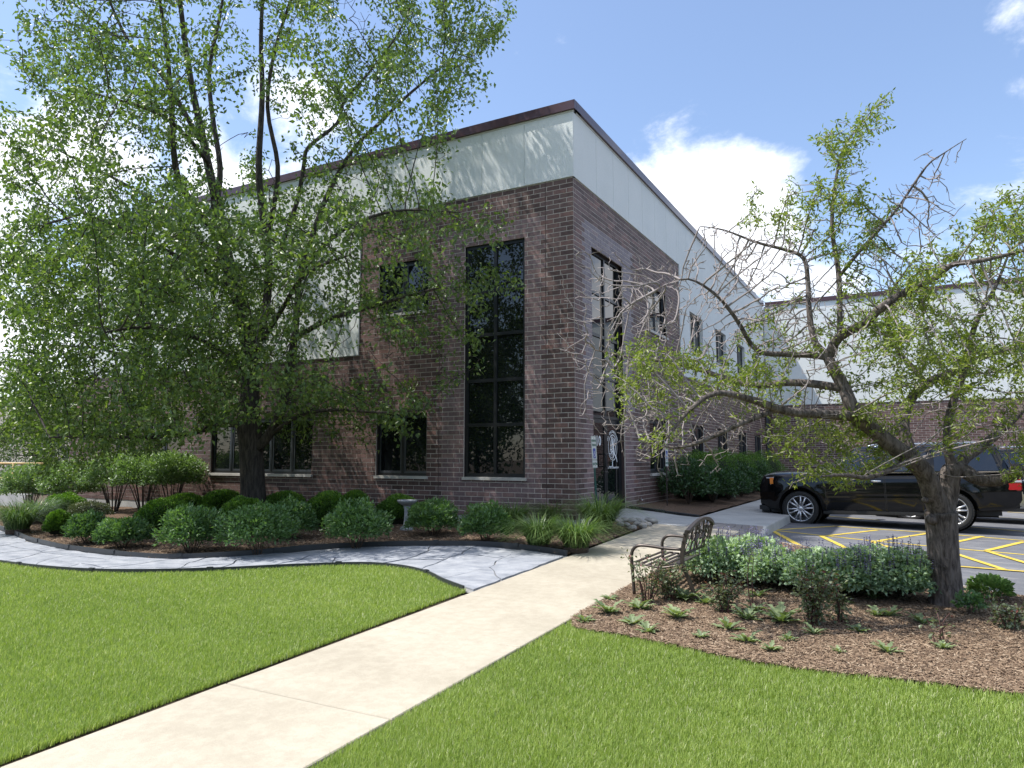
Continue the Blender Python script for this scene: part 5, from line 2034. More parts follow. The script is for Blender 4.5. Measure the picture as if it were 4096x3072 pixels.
# ---- dark shrubs along the right-hand wall
for i, (x, y, w, h, lab) in enumerate([
        (0.75, 5.6, 1.5, 1.15, 'broad leaved shrub next to the thin sign post'), (1.05, 6.9, 1.3, 1.0, 'broad leaved shrub second from the sign post'),
        (0.55, 7.4, 1.4, 1.35, 'dark yew behind the broad leaved shrubs'), (1.15, 8.5, 1.3, 0.95, 'low broad leaved shrub beside the grey walk'),
        (0.6, 9.3, 1.5, 1.4, 'dark yew below the second wall window'), (1.15, 10.3, 1.3, 1.05, 'leafy shrub beyond the low one beside the grey walk'),
        (0.6, 11.6, 1.6, 1.4, 'dark yew below the third wall window'), (1.1, 12.6, 1.4, 1.1, 'leafy shrub level with the car nose'),
        (0.65, 14.2, 1.7, 1.4, 'dark yew second from the inner corner'), (0.7, 17.0, 1.9, 1.4, 'dark yew by the inner corner of the wall')]):
    p = Vector((x, y, float(H(x, y))))
    yew = 'yew' in lab
    t = thing('dark_yew' if yew else 'broadleaf_shrub', lab, 'shrub', p, random.uniform(0, 6), 'dark shrubs along the shaded wall')
    n = 6000 if yew else 2300
    P, d = dome_points(n, w, h, .78 if yew else .3, i + 71, .15)
    D = unit(d * .8 + np.array([0, 0, .35]) + rng.normal(size=(n, 3)) * .5)
    N = unit(d * .5 + np.array([0, 0, .8]) + rng.normal(size=(n, 3)) * .4)
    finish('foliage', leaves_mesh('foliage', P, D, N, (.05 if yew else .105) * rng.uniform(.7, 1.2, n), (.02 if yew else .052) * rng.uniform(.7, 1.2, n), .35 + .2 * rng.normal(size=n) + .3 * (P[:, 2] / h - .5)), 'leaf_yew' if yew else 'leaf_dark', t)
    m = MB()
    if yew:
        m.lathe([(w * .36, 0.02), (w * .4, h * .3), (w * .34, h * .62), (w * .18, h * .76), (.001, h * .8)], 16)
        m.build('dark_core', 'shrub_core', t, smooth=True)  # added solid dark filling, closes the gaps between the needles
    else:
        for k in range(9):
            a = k * .7
            m.tube([(0, 0, -.02), (math.cos(a) * w * .13, math.sin(a) * w * .13, h * .35), (math.cos(a) * w * .32, math.sin(a) * w * .32, h * .75)], [.013, .01, .005], 5)
        kind(m.build('stem', 'stem_brown', t), 'stuff')

# ---- catmint masses behind the bench
for i, (x, y, w, tp, lab) in enumerate([
        (2880, 2318, 300, 2150, 'grey green catmint mound right behind the bench'),
        (3085, 2345, 235, 2195, 'pale catmint mound, second from the bench, with lilac spikes'),
        (3265, 2368, 300, 2200, 'widest pale catmint mound in the middle of the bed'),
        (3430, 2390, 260, 2200, 'catmint mound left of the small tree trunk'),
        (3610, 2400, 270, 2192, 'darker catmint mound touching the small tree trunk'),
        (3030, 2285, 220, 2150, 'catmint mound at the back, by the parking lot kerb'),
        (3500, 2345, 260, 2190, 'catmint mound at the back, left of the small tree')]):
    t = shrub('catmint', lab, 'catmint mounds behind the bench', x, y, w, tp, 'leaf_catmint', 4600, 0.046, 0.035, inner=.5, core=.45, stems=0, up=.3, cat='plant', seed=i + 91, lump=.2, sunlit_top=.5)
    k = depth_of(t.location) / FPX
    w, h = w * k, CAM[2] + (1828.5 - tp) * k - t.location.z
    ns = 46
    a = rng.uniform(0, 6.283, ns)
    r_ = np.sqrt(rng.random(ns)) * w * .46
    m = MB()
    FP, FD = [], []
    for q in range(ns):
        bx_, by_ = math.cos(a[q]) * r_[q], math.sin(a[q]) * r_[q]
        bz = h * (.95 - .5 * (r_[q] / (w / 2)) ** 2)
        tip = Vector((bx_ * 1.12, by_ * 1.12, bz + random.uniform(.08, .19)))
        m.tube([(bx_, by_, bz - .12), tip], [.003, .0015], 4)
        for u in np.linspace(.25, 1, 7):
            c = Vector((bx_, by_, bz - .05)).lerp(tip, u)
            for _ in range(4):
                FP.append(c)
                FD.append(Vector((random.uniform(-1, 1), random.uniform(-1, 1), .4)))
    kind(m.build('stem', 'stem_brown', t), 'stuff')
    FP, FD = np.array(FP), np.array(FD)
    finish('flower_spikes', leaves_mesh('flower_spikes', FP, FD, rand_dirs(len(FP)), .017, .011, rng.random(len(FP))), 'flower_catmint', t)


# ---- roses
def rose(label, px, py, wpx, top, canes, nl, seed):
    p = at(px, py)
    k = depth_of(p) / FPX
    h = CAM[2] + (1828.5 - top) * k - p.z
    w = wpx * k
    t = thing('rose_bush', label, 'rose bush', (p.x, p.y, p.z + .012), 0, 'rose bushes in the bark bed')
    rr = random.Random(seed)
    m = MB()
    P, D, T = [], [], []
    for c in range(canes):
        a = rr.uniform(0, 6.28)
        hh = h * rr.uniform(.55, 1.0) if c else h
        lean = rr.uniform(.1, .5) * w
        e = Vector((math.cos(a) * lean, math.sin(a) * lean, hh))
        mid_ = e * .5 + Vector((rr.uniform(-.04, .04), rr.uniform(-.04, .04), .03))
        pts = catmull([Vector((math.cos(a) * .03, math.sin(a) * .03, -.03)), mid_, e], 5)
        m.tube(pts, [.0065 - .004 * i / (len(pts) - 1) for i in range(len(pts))], 5)
        for _ in range(int(nl / canes)):
            u = rr.uniform(.18, 1) ** .8
            q = pts[min(int(u * (len(pts) - 1)), len(pts) - 1)]
            off = Vector((rr.uniform(-1, 1), rr.uniform(-1, 1), rr.uniform(-.5, .6)))
            off = off.normalized() * rr.uniform(.01, .085)
            P.append(q + off)
            D.append(off.normalized() + Vector((0, 0, rr.uniform(-.4, .5))))
            T.append(rr.random() * .8 if u < .93 else rr.uniform(.5, 1))
    m.build('cane', 'cane_red', t)
    n = len(P)
    if n:
        finish('foliage', leaves_mesh('foliage', np.array(P), np.array(D), unit(rng.normal(size=(n, 3)) * .6 + np.array([0, 0, 1])), rng.uniform(.030, .052, n), rng.uniform(.020, .034, n), np.array(T), shape=.5), 'leaf_rose', t)


rose('leggy rose bush with a tall red shoot in front of the bench arm', 2585, 2420, 190, 2215, 12, 300, 1)
rose('rose bush in front of the bench seat', 2680, 2408, 130, 2260, 8, 520, 2)
rose('low rose bush right of the bench legs', 2900, 2462, 160, 2300, 11, 460, 3)
rose('upright rose bush in the middle of the bark bed', 3255, 2512, 170, 2270, 14, 760, 4)
rose('rose with reddish leaves beside the upright one', 3360, 2500, 110, 2330, 7, 230, 5)
rose('dark leaved rose bush at the right edge', 4050, 2528, 170, 2425, 10, 340, 6)
rose('nearly bare rose with dark canes below the small tree', 3765, 2590, 150, 2450, 6, 40, 7)
rose('thin single rose shoot between the bench and the catmint', 3000, 2440, 60, 2225, 2, 40, 8)


# ---- thistles and weeds
def weed(label, px, py, size, seed):
    p = at(px, py)
    k = depth_of(p) / FPX
    s = size * k * 1.25
    rr = random.Random(seed)
    t = thing('thistle', label, 'weed', (p.x, p.y, p.z + .01), rr.uniform(0, 6), 'young thistles in the bark bed')
    m = MB()
    nlv = rr.randint(11, 17)
    for i in range(nlv):
        a = 6.283 * i / nlv + rr.uniform(-.3, .3)
        d = Vector((math.cos(a), math.sin(a), 0))
        sd_ = Vector((-d.y, d.x, 0))
        L_ = s * rr.uniform(.5, .8)
        up_ = rr.uniform(.35, 1.5)
        segs = 7
        vs = []
        for q in range(segs + 1):
            u = q / segs
            c = d * L_ * u + Vector((0, 0, L_ * (up_ * u - .55 * up_ * u * u) + .004))
            wv = L_ * .15 * math.sin(math.pi * min(u * .9 + .12, 1)) * (1.35 if q % 2 else .55)
            vs += [c - sd_ * wv + Vector((0, 0, wv * .35)), c, c + sd_ * wv + Vector((0, 0, wv * .35))]
        fs = []
        for q in range(segs):
            o = q * 3
            fs += [(o, o + 1, o + 4, o + 3), (o + 1, o + 2, o + 5, o + 4)]
        m.add(vs, fs, rr.random())
    m.build('leaf_rosette', 'leaf_thistle', t, tint=True)


spots = [(320, 550, 95, 'in front of the leggy rose'), (505, 595, 110, 'left of the low rose bush'), (165, 572, 100, 'by the walk edge, larger one'), (285, 622, 90, 'between the walk and the lawn corner'), (755, 650, 105, 'below the low rose bush'),
         (845, 600, 100, 'left of a big thistle in mid bed'), (1015, 612, 135, 'big and bright in mid bed'), (885, 562, 90, 'right of the low rose bush'), (845, 712, 95, 'near the lawn edge left of centre'), (1050, 706, 65, 'small, below the big bright one'),
         (1180, 672, 75, 'small, at the foot of the upright rose'), (1400, 662, 80, 'right of the upright rose'), (1555, 585, 80, 'yellowish, in mid bed right of the roses'), (1490, 582, 75, 'beside the yellowish weed'), (1710, 620, 90, 'left of the nearly bare rose'),
         (1540, 765, 95, 'near the lawn edge right of centre'), (1300, 765, 55, 'tiny, near the lawn edge in the centre'), (965, 758, 80, 'touching the lawn edge'), (620, 692, 60, 'small, by the lawn edge at left'), (1815, 745, 70, 'under the nearly bare rose'),
         (170, 500, 60, 'small, beside the walk'), (360, 662, 75, 'flat one near the lawn corner'), (905, 485, 80, 'beside the catmint'), (1472, 500, 75, 'below the catmint left of the tree'), (45, 610, 70, 'at the lawn and walk corner'), (545, 500, 130, 'leafy, under the bench seat'), (640, 520, 90, 'behind the low rose bush')]
for i, (x, y, s, w) in enumerate(spots):
    weed('green spiny thistle weed ' + w, 2300 + x * .812, 2000 + y * .812, s * .812, i)

# ---- sedum and ivy by the small tree
p = at(3965, 2402)
k = depth_of(p) / FPX
t = thing('sedum', 'bright green fleshy sedum clump right of the small tree', 'plant', (p.x, p.y, p.z + .01))
n = 620
P, d = dome_points(n, 150 * k, 90 * k, .45, 5, .15)
finish('foliage', leaves_mesh('foliage', P, unit(d + np.array([0, 0, .5])), unit(d * .3 + np.array([0, 0, 1]) + rng.normal(size=(n, 3)) * .3), .052, .042, rng.random(n), .25, .55), 'leaf_sedum', t)
m = MB()
for i in range(10):
    m.tube([(0, 0, -.02), (math.cos(i) * .06, math.sin(i) * .06, .08), (math.cos(i) * .14, math.sin(i) * .14, .15)], .006, 5)
kind(m.build('stem', 'leaf_sedum', t), 'stuff')
shrub('ground_ivy', 'small ivy growing at the foot of the small tree', None, 3885, 2452, 110, 2385, 'leaf_shrub', 260, .04, .034, inner=.1, stems=5, cat='plant', seed=77)


# ================================================================== TREES
def colonize(nodes, parent, attract, di, dk, step, iters, wander=0.12, up=0.0):
    """grow twigs towards attraction points (space colonization)"""
    A = [Vector(a) for a in attract]
    alive = list(range(len(A)))
    for it in range(iters):
        if not alive:
            break
        kd = kdtree.KDTree(len(nodes))
        for i, p in enumerate(nodes):
            kd.insert(p, i)
        kd.balance()
        pull = {}
        nxt = []
        for a in alive:
            co, i, dist = kd.find(A[a])
            if dist < dk:
                continue
            nxt.append(a)
            if dist < di:
                v = (A[a] - co) / max(dist, 1e-6)
                if i in pull:
                    pull[i] += v
                else:
                    pull[i] = v.copy()
        alive = nxt
        if not pull:
            break
        for i, v in pull.items():
            v = v + Vector((random.uniform(-1, 1), random.uniform(-1, 1), random.uniform(-1, 1))) * wander + Vector((0, 0, up))
            if v.length < 1e-4:
                continue
            q = nodes[i] + v.normalized() * step
            nodes.append(q)
            parent.append(i)
    return nodes, parent


def radii_of(nodes, parent, base_r, tip, power=2.3):
    n = len(nodes)
    acc = np.zeros(n)
    kids = np.zeros(n, int)
    for i in range(n - 1, -1, -1):
        if kids[i] == 0:
            acc[i] = tip ** power
        r_ = acc[i] ** (1 / power)
        if parent[i] >= 0:
            acc[parent[i]] += acc[i]
            kids[parent[i]] += 1
    r_ = acc ** (1 / power)
    for i, b in base_r.items():
        r_[i] = max(min(r_[i], b), b * 0.999)
    return r_, kids


def seg_mesh(mb, nodes, parent, rad, skip, big=6, small=4):
    for i in range(len(nodes)):
        p = parent[i]
        if p < 0 or i in skip:
            continue
        n = big if rad[i] > 0.012 else (small if rad[i] > 0.005 else 3)
        a, b = nodes[p], nodes[i]
        ra = min(rad[p], rad[i] * 1.35)
        mb.tube([a, b + (b - a) * 0.06], [ra, rad[i]], n, cap=False)


class Tree:
    def __init__(s, name, label, cat, base, depth, group=None):
        s.t = thing(name, label, cat, base, 0, group)
        s.base = Vector(base)
        s.depth = depth
        s.nodes, s.parent, s.rb, s.main = [], [], {}, set()
        s.wood = MB()

    def P(s, px, py, dd=0.0):
        return pix(px, py, s.depth + dd) - s.base

    def limb(s, pts, radii, sides=12, per=4, attach=None, rough=0.0):
        pts = [Vector(p) for p in pts]
        c = catmull(pts, per)
        rr = np.interp(np.linspace(0, 1, len(c)), np.linspace(0, 1, len(radii)), radii)
        if rough:
            c = [p + Vector((noise.noise(p * 3), noise.noise(p * 3 + Vector((9, 0, 0))), 0)) * rough for p in c]
        s.wood.tube(c, list(rr), sides)
        last = attach if attach is not None else -1
        if attach is None and s.nodes:
            last = min(range(len(s.nodes)), key=lambda i: (s.nodes[i] - c[0]).length)
        for p, q in zip(c, rr):
            s.nodes.append(p)
            s.parent.append(last)
            last = len(s.nodes) - 1
            s.rb[last] = q
            s.main.add(last)
        return last


def make_pear():
    d0 = ray(1014, 1990)
    tt = (-2.0 - CAM[1]) / d0[1]
    q = CAM + d0 * tt
    base = Vector((q[0], q[1], float(HB(q[0], q[1]))))
    T = Tree('shade_tree', 'large leafy tree with a thick dark trunk in front of the brick wall', 'tree', base, depth_of(base))
    P = T.P
    B = P(1014, 2095)
    B.z = -0.1
    T.limb([B, P(1012, 1960), P(1004, 1800), P(994, 1690), P(1000, 1560, .1), P(1004, 1420, .2), P(975, 1260, .2), P(925, 1100, .1), P(885, 950, 0), P(865, 800, -.1)],
           [.33, .265, .25, .255, .20, .18, .17, .155, .14, .12], 18, 5)
    limbs = [
        ([(1030, 1790, -.05), (1075, 1740, -.1), (1121, 1654, -.2), (1150, 1550, -.3), (1165, 1443, -.4), (1177, 1357, -.5)], [.14, .12, .115, .11, .10, .085]),
        ([(1177, 1357, -.5), (1234, 1320, -.7), (1329, 1272, -1.0), (1481, 1229, -1.4), (1614, 1187, -1.7), (1760, 1150, -2.0)], [.075, .065, .055, .045, .034, .02]),
        ([(1177, 1357, -.5), (1190, 1220, -.4), (1200, 1092, -.3), (1243, 960, -.2), (1310, 780, -.1), (1405, 608, 0), (1520, 490, 0), (1633, 380, 0), (1804, 237, .1)], [.085, .08, .075, .07, .06, .05, .045, .036, .02]),
        ([(1004, 1450, .2), (1060, 1250, .5), (1075, 1050, .7), (1050, 850, .8), (1035, 665, .8), (1049, 380, .9), (1044, 142, 1.0), (1060, -150, 1.0), (1090, -450, 1.0)], [.12, .11, .10, .095, .085, .07, .055, .04, .02]),
        ([(1060, 1000, .7), (1090, 850, .4), (1111, 665, .2), (1070, 430, .0), (1100, 200, -.3), (1180, -50, -.5), (1260, -300, -.6)], [.075, .07, .06, .05, .042, .032, .018]),
        ([(865, 800, -.1), (830, 650, -.1), (807, 532, -.2), (765, 332, -.4), (731, 95, -.6), (700, -200, -.8), (690, -500, -.9)], [.115, .10, .09, .075, .06, .042, .02]),
        ([(890, 960, 0), (760, 800, -.5), (702, 665, -.8), (684, 380, -1.0), (655, 95, -1.2), (600, -180, -1.4)], [.095, .085, .075, .06, .045, .022]),
        ([(800, 560, -.2), (720, 420, -.1), (640, 290, .2), (532, 190, .4), (456, 47, .6), (380, -160, .8)], [.07, .062, .055, .045, .035, .018]),
        ([(868, 800, -.1), (880, 665, .1), (848, 450, .3), (838, 280, .5), (880, 60, .7), (930, -240, .9)], [.08, .07, .06, .05, .04, .02]),
        ([(1120, 1000, .3), (1190, 800, .5), (1215, 665, .5), (1234, 589, .5), (1348, 494, .7), (1380, 400, .8), (1481, 285, .9), (1600, 120, 1.0), (1680, -80, 1.0)], [.065, .06, .055, .05, .045, .04, .03, .025, .014]),
        ([(985, 1700, 0), (880, 1700, -.5), (760, 1735, -1.1), (560, 1750, -1.7), (380, 1745, -2.2), (200, 1750, -2.6)], [.085, .065, .055, .045, .034, .018]),
        ([(960, 1180, .1), (820, 1080, -.7), (680, 1010, -1.4), (520, 930, -2.0), (330, 850, -2.4)], [.07, .06, .05, .038, .018]),
        ([(985, 1600, .1), (850, 1560, .7), (640, 1470, 1.2), (420, 1400, 1.5), (230, 1380, 1.6)], [.075, .06, .048, .035, .018]),
        ([(1000, 1500, .1), (880, 1400, -1.2), (720, 1330, -2.3), (560, 1310, -3.2), (420, 1330, -3.8)], [.07, .055, .045, .035, .018]),
        ([(930, 1110, 0), (800, 960, .6), (640, 820, 1.0), (430, 700, 1.2), (230, 600, 1.2)], [.07, .06, .05, .036, .018]),
        ([(1010, 1420, .1), (1120, 1250, -1.2), (1200, 1120, -2.2), (1290, 1060, -3.0), (1400, 1020, -3.6)], [.065, .055, .045, .034, .016]),
        ([(1075, 1745, -.1), (1200, 1660, -.6), (1350, 1640, -1.1), (1520, 1650, -1.6), (1690, 1640, -1.9)], [.055, .045, .036, .026, .014]),
        ([(840, 660, -.1), (760, 560, -1.2), (660, 470, -2.0), (540, 420, -2.6), (400, 380, -3.0)], [.06, .05, .042, .03, .015]),
        ([(1200, 1092, -.3), (1320, 960, -1.2), (1450, 880, -1.8), (1620, 840, -2.3), (1840, 850, -2.7)], [.055, .045, .036, .026, .014]),
    ]
    for pts, rr in limbs:
        T.limb([P(*p) for p in pts], [q * .86 for q in rr], 9, 4)
    outline = [(60, -520), (110, 0), (85, 130), (140, 250), (165, 380), (20, 420), (-30, 640), (60, 780), (50, 1000), (0, 1080), (60, 1240), (0, 1400), (-70, 1550), (-90, 1700), (0, 1790), (300, 1830), (600, 1760), (700, 1690),
               (900, 1690), (1020, 1600), (1180, 1600), (1250, 1690), (1480, 1720), (1640, 1770), (1850, 1720), (1790, 1600), (1870, 1500), (1910, 1340), (2010, 1270), (2020, 1100), (1960, 980), (2030, 850), (1980, 780), (1750, 830),
               (1650, 770), (1640, 640), (1770, 560), (1790, 440), (1900, 370), (1870, 220), (2020, 140), (2000, 20), (1760, -420), (1400, -820), (950, -1000), (450, -850)]
    holes = [((980, 480), 190, .18), ((1330, 620), 170, .35), ((860, 200), 200, .35), ((560, 330), 150, .5), ((1180, 200), 150, .5), ((1500, 520), 120, .5), ((1250, 1180), 110, .5), ((1380, 1400), 130, .55), ((1050, 840), 120, .45), ((250, 500), 130, .6)]
    cl = []
    tries = 0
    while len(cl) < 1150 and tries < 90000:
        tries += 1
        px, py = random.uniform(-100, 2040), random.uniform(-1000, 1840)
        dense = len(cl) > 820
        if dense:
            px, py = random.uniform(-100, 1050), random.uniform(850, 1840)
        if not in_poly(np.array([px]), np.array([py]), outline)[0]:
            continue
        keep = 1.0
        for (hx, hy), hr, hv in holes:
            if (px - hx) ** 2 + (py - hy) ** 2 < hr * hr:
                keep = min(keep, hv)
        if py < 750 and 500 < px < 1500:
            keep *= .75
        if py < 0:
            keep *= .6
        if random.random() > keep:
            continue
        r2 = ((px - 900) / 1200) ** 2 + ((py - 700) / 1500) ** 2
        hd_ = 4.6 * math.sqrt(max(0.06, 1 - r2))
        dd = random.uniform(-hd_, hd_ * .75)
        q = P(px, py, dd)
        w = q + T.base
        if w.y > -0.45 and w.z < 9.2:
            continue
        if w.y > 1.0:
            continue
        if w.z < 0.95:
            continue
        if any((q - c).length < (0.26 if dense else 0.33) for c in cl):
            continue
        cl.append(q)
    att = []
    for c in cl:
        for _ in range(6):
            att.append(c + Vector((random.gauss(0, .3), random.gauss(0, .3), random.gauss(0, .24))))
    n0 = len(T.nodes)
    colonize(T.nodes, T.parent, att, 4.0, 0.20, 0.17, 90, 0.22)
    rad, kids = radii_of(T.nodes, T.parent, T.rb, 0.0045, 2.4)
    for i in range(n0, len(T.nodes)):
        rad[i] = min(rad[i], 0.05)
    trunk = T.wood.build('trunk', 'bark_dark', T.t, smooth=True)
    mb = MB()
    seg_mesh(mb, T.nodes, T.parent, rad, T.main)
    mb.build('branches', 'twig_dark', T.t, smooth=True)
    tips = [i for i in range(n0, len(T.nodes)) if rad[i] < 0.0135]
    NP = np.array([T.nodes[i] for i in tips])
    rel = NP + np.array(T.base) - CAM
    qx, qy = 2048 + FPX * (rel @ RT) / (rel @ FW), 1536 - FPX * (rel @ UP) / (rel @ FW)
    NP = NP[nz(NP, 1.25, 4.2) + .35 * nz(NP, 3.1, 1.0) > np.where((qx < 1050) & (qy > 850), -.62, -.26)]
    per = 13
    n = len(NP) * per
    P0 = np.repeat(NP, per, 0) + rng.normal(size=(n, 3)) * np.array([.105, .105, .09])
    keepm = rng.random(n) < .92
    P0 = P0[keepm]
    n = len(P0)
    W = P0 + np.array(T.base)
    D = rng.normal(size=(n, 3)) * .75 + np.array([0, 0, -.55])
    N = rng.normal(size=(n, 3)) * .7 + np.array([0, 0, .8])
    tint = .42 + .2 * rng.normal(size=n) + .1 * nz(W, 1.6, 3)
    me = leaves_mesh('crown', P0, D, N, rng.uniform(.075, .125, n), rng.uniform(.044, .070, n), tint, fold=.22, shape=.4)
    finish('crown', me, 'leaf_pear', T.t)
    return len(tips), n


print('pear', make_pear())


def make_hawthorn():
    p = at(3790, 2425)
    T = Tree('small_tree', 'small spreading tree with rough trunk, half bare grey twigs, beside the bench bed', 'tree', (p.x, p.y, p.z), depth_of(p))
    P = T.P
    B = P(3792, 2440)
    B.z = -.06
    T.limb([B, P(3785, 2360), P(3775, 2240), P(3768, 2130), P(3764, 2045)], [.185, .150, .140, .142, .150], 20, 5)
    L = [
        ([(3764, 2060), (3735, 1985, -.05), (3699, 1894, -.1), (3640, 1835, -.15), (3574, 1786, -.2), (3466, 1699, -.3), (3405, 1655, -.35)], [.11, .10, .092, .088, .08, .07, .06], 14),
        ([(3415, 1665, -.35), (3313, 1657, -.45), (3150, 1645, -.6), (3012, 1600, -.7), (2866, 1572, -.8), (2760, 1640, -.85), (2660, 1760, -.9)], [.052, .046, .04, .033, .025, .018, .008], 10),
        ([(3100, 1640, -.6), (2950, 1700, -.7), (2820, 1760, -.7), (2700, 1790, -.6), (2560, 1760, -.5)], [.026, .022, .018, .013, .006], 8),
        ([(3440, 1690, -.3), (3400, 1610, -.3), (3378, 1555, -.25), (3337, 1480, -.2), (3313, 1433, -.1)], [.07, .064, .06, .055, .048], 12),
        ([(3378, 1555, -.25), (3250, 1535, -.1), (3150, 1531, 0), (2988, 1539, .15), (2784, 1474, .3), (2621, 1441, .4), (2483, 1421, .5), (2380, 1400, .55)], [.042, .04, .036, .03, .024, .018, .012, .005], 10),
        ([(3313, 1433, -.1), (3354, 1352, -.2), (3468, 1287, -.4), (3516, 1238, -.5), (3639, 1157, -.6), (3744, 1108, -.7), (3809, 1059, -.8), (3923, 1043, -.85), (4096, 1002, -.9), (4250, 960, -.9)], [.048, .046, .042, .04, .034, .03, .025, .02, .014, .008], 10),
        ([(3316, 1430, -.1), (3240, 1420, -.1), (3150, 1417, -.15), (3028, 1401, -.2), (2947, 1279, -.3), (2866, 1181, -.35), (2752, 1116, -.4), (2640, 1150, -.4)], [.036, .033, .029, .024, .02, .015, .009, .004], 9),
        ([(3310, 1420, -.1), (3256, 1360, 0), (3236, 1232, .1), (3232, 1132, .15), (3215, 1035, .2), (3150, 1002, .25), (3028, 970, .3), (2898, 921, .3), (2800, 905, .3)], [.034, .031, .027, .024, .021, .018, .014, .009, .004], 9),
        ([(3360, 1350, -.1), (3354, 1092, .2), (3329, 929, .3), (3337, 766, .3), (3370, 603, .3), (3435, 506, .3), (3490, 440, .3)], [.03, .026, .022, .017, .012, .008, .004], 9),
        ([(3354, 1110, .2), (3435, 1010, .1), (3520, 915, 0), (3598, 823, -.1), (3704, 668, -.2), (3780, 610, -.25), (3866, 555, -.3)], [.02, .018, .016, .013, .009, .006, .003], 7),
        ([(3770, 2050, .05), (3790, 1960, .1), (3807, 1883, .1), (3850, 1880, .1), (3900, 1910, 0), (3981, 1921, -.1), (4062, 1900, -.2), (4180, 1850, -.3)], [.11, .105, .095, .075, .068, .062, .05, .035], 14),
        ([(3810, 1890, .1), (3860, 1830, .2), (3927, 1786, .3), (4040, 1690, .4), (4150, 1560, .5), (4230, 1400, .5)], [.07, .06, .05, .04, .03, .018], 10),
        ([(3690, 1890, 0), (3640, 1800, .1), (3614, 1702, .2), (3639, 1604, .3), (3712, 1531, .4), (3809, 1490, .5), (3923, 1433, .6), (4060, 1390, .7)], [.066, .06, .055, .05, .045, .04, .03, .016], 10),
        ([(3700, 1535, .4), (3660, 1480, .5), (3598, 1409, .6), (3549, 1295, .7), (3560, 1180, .8), (3640, 1060, .8)], [.034, .03, .026, .021, .016, .008], 9),
        ([(3640, 1835, -.15), (3560, 1880, -.4), (3470, 1910, -.6), (3380, 1900, -.75), (3290, 1905, -.85)], [.03, .026, .022, .017, .006], 8),
        ([(3812, 1885, .1), (3790, 1780, .1), (3800, 1650, .1), (3850, 1500, .1), (3900, 1300, .1), (3980, 1150, .1), (4040, 1000, .1)], [.05, .045, .04, .034, .026, .018, .008], 9),
    ]
    for pts, rr, sd_ in L:
        T.limb([P(*q) for q in pts], rr, sd_, 4)
    # knots and stubs on the trunk
    for (kx, ky, kr, dd) in ((3722, 2078, .05, -.10), (4062, 1880, .055, -.22), (3700, 2000, .03, -.1)):
        c = P(kx, ky, dd)
        T.wood.tube([c + Vector((.02, .09, 0)), c, c + Vector((-.01, -.03, .0)), c + Vector((-.012, -.045, 0))], [kr * 1.2, kr, kr * .75, kr * .35], 12)
    zones = [  # polygon in photo pixels, number of cluster seeds, leaf share, depth half range
        ([(2480, 1330), (2800, 1420), (3150, 1490), (3380, 1620), (3350, 1680), (2900, 1640), (2700, 1800), (2560, 1780), (2430, 1560)], 190, .6, .9),
        ([(3040, 1700), (3200, 1660), (3430, 1690), (3560, 1800), (3500, 1900), (3390, 1970), (3250, 1900), (3120, 1880)], 100, .95, .5),
        ([(2980, 830), (3150, 760), (3250, 720), (3290, 560), (3440, 470), (3500, 440), (3450, 650), (3450, 780), (3540, 830), (3550, 1000), (3400, 1060), (3250, 1000), (3080, 960)], 120, .9, .45),
        ([(3560, 1150), (3700, 1020), (3850, 960), (3980, 830), (4096, 760), (4330, 720), (4400, 1200), (4380, 1750), (4200, 1930), (3950, 1800), (3800, 1720), (3650, 1640), (3500, 1480), (3480, 1300)], 560, .92, 1.3),
        ([(3150, 1150), (3450, 1100), (3560, 1300), (3450, 1500), (3250, 1500), (3000, 1450), (2950, 1350)], 150, .35, .9),
        ([(2400, 1150), (2700, 1050), (2900, 900), (3150, 950), (3300, 1150), (3200, 1400), (2900, 1420), (2600, 1380)], 330, .0, .9),
        ([(2500, 1560), (2900, 1560), (3100, 1700), (2900, 1830), (2650, 1850), (2420, 1760)], 150, .0, .7),
        ([(3350, 1000), (3550, 800), (3760, 600), (3800, 800), (3750, 1000), (3500, 1200)], 110, .0, .6),
        ([(2330, 1000), (2560, 1000), (2700, 1250), (2500, 1500), (2330, 1700), (2280, 1300)], 90, .0, .6),
    ]
    att, lz = [], []
    for zi, (poly, cnt, share, dr) in enumerate(zones):
        xs_, ys_ = [q[0] for q in poly], [q[1] for q in poly]
        k = 0
        while k < cnt:
            px, py = random.uniform(min(xs_), max(xs_)), random.uniform(min(ys_), max(ys_))
            if not in_poly(np.array([px]), np.array([py]), poly)[0]:
                continue
            c = P(px, py, random.uniform(-dr, dr))
            k += 1
            leaf = random.random() < share
            for _ in range(3):
                att.append(c + Vector((random.gauss(0, .09), random.gauss(0, .09), random.gauss(0, .08))))
            lz.append((c, leaf))
    n0 = len(T.nodes)
    colonize(T.nodes, T.parent, att, 1.8, 0.075, 0.065, 80, 0.34)
    # short side spurs, as on the photographed twigs
    n1 = len(T.nodes)
    for i in range(n0, n1, 3):
        d = Vector((random.gauss(0, 1), random.gauss(0, 1), random.gauss(0, 1))).normalized()
        T.nodes.append(T.nodes[i] + d * random.uniform(.02, .06))
        T.parent.append(i)
    rad, kids = radii_of(T.nodes, T.parent, T.rb, 0.0032, 2.6)
    for i in range(n0, len(T.nodes)):
        rad[i] = min(rad[i], 0.016)
    T.wood.build('trunk', 'bark_grey', T.t, smooth=True)
    mb = MB()
    seg_mesh(mb, T.nodes, T.parent, rad, T.main, 5, 4)
    mb.build('branches', 'twig_grey', T.t, smooth=True)
    kd = kdtree.KDTree(len(lz))
    for i, (c, l) in enumerate(lz):
        kd.insert(c, i)
    kd.balance()
    tips = [i for i in range(n0, n1) if rad[i] < .0085]
    pts = []
    for i in tips:
        co, j, dist = kd.find(T.nodes[i])
        if lz[j][1] and dist < .30:
            pts.append(T.nodes[i])
    NP = np.array(pts)
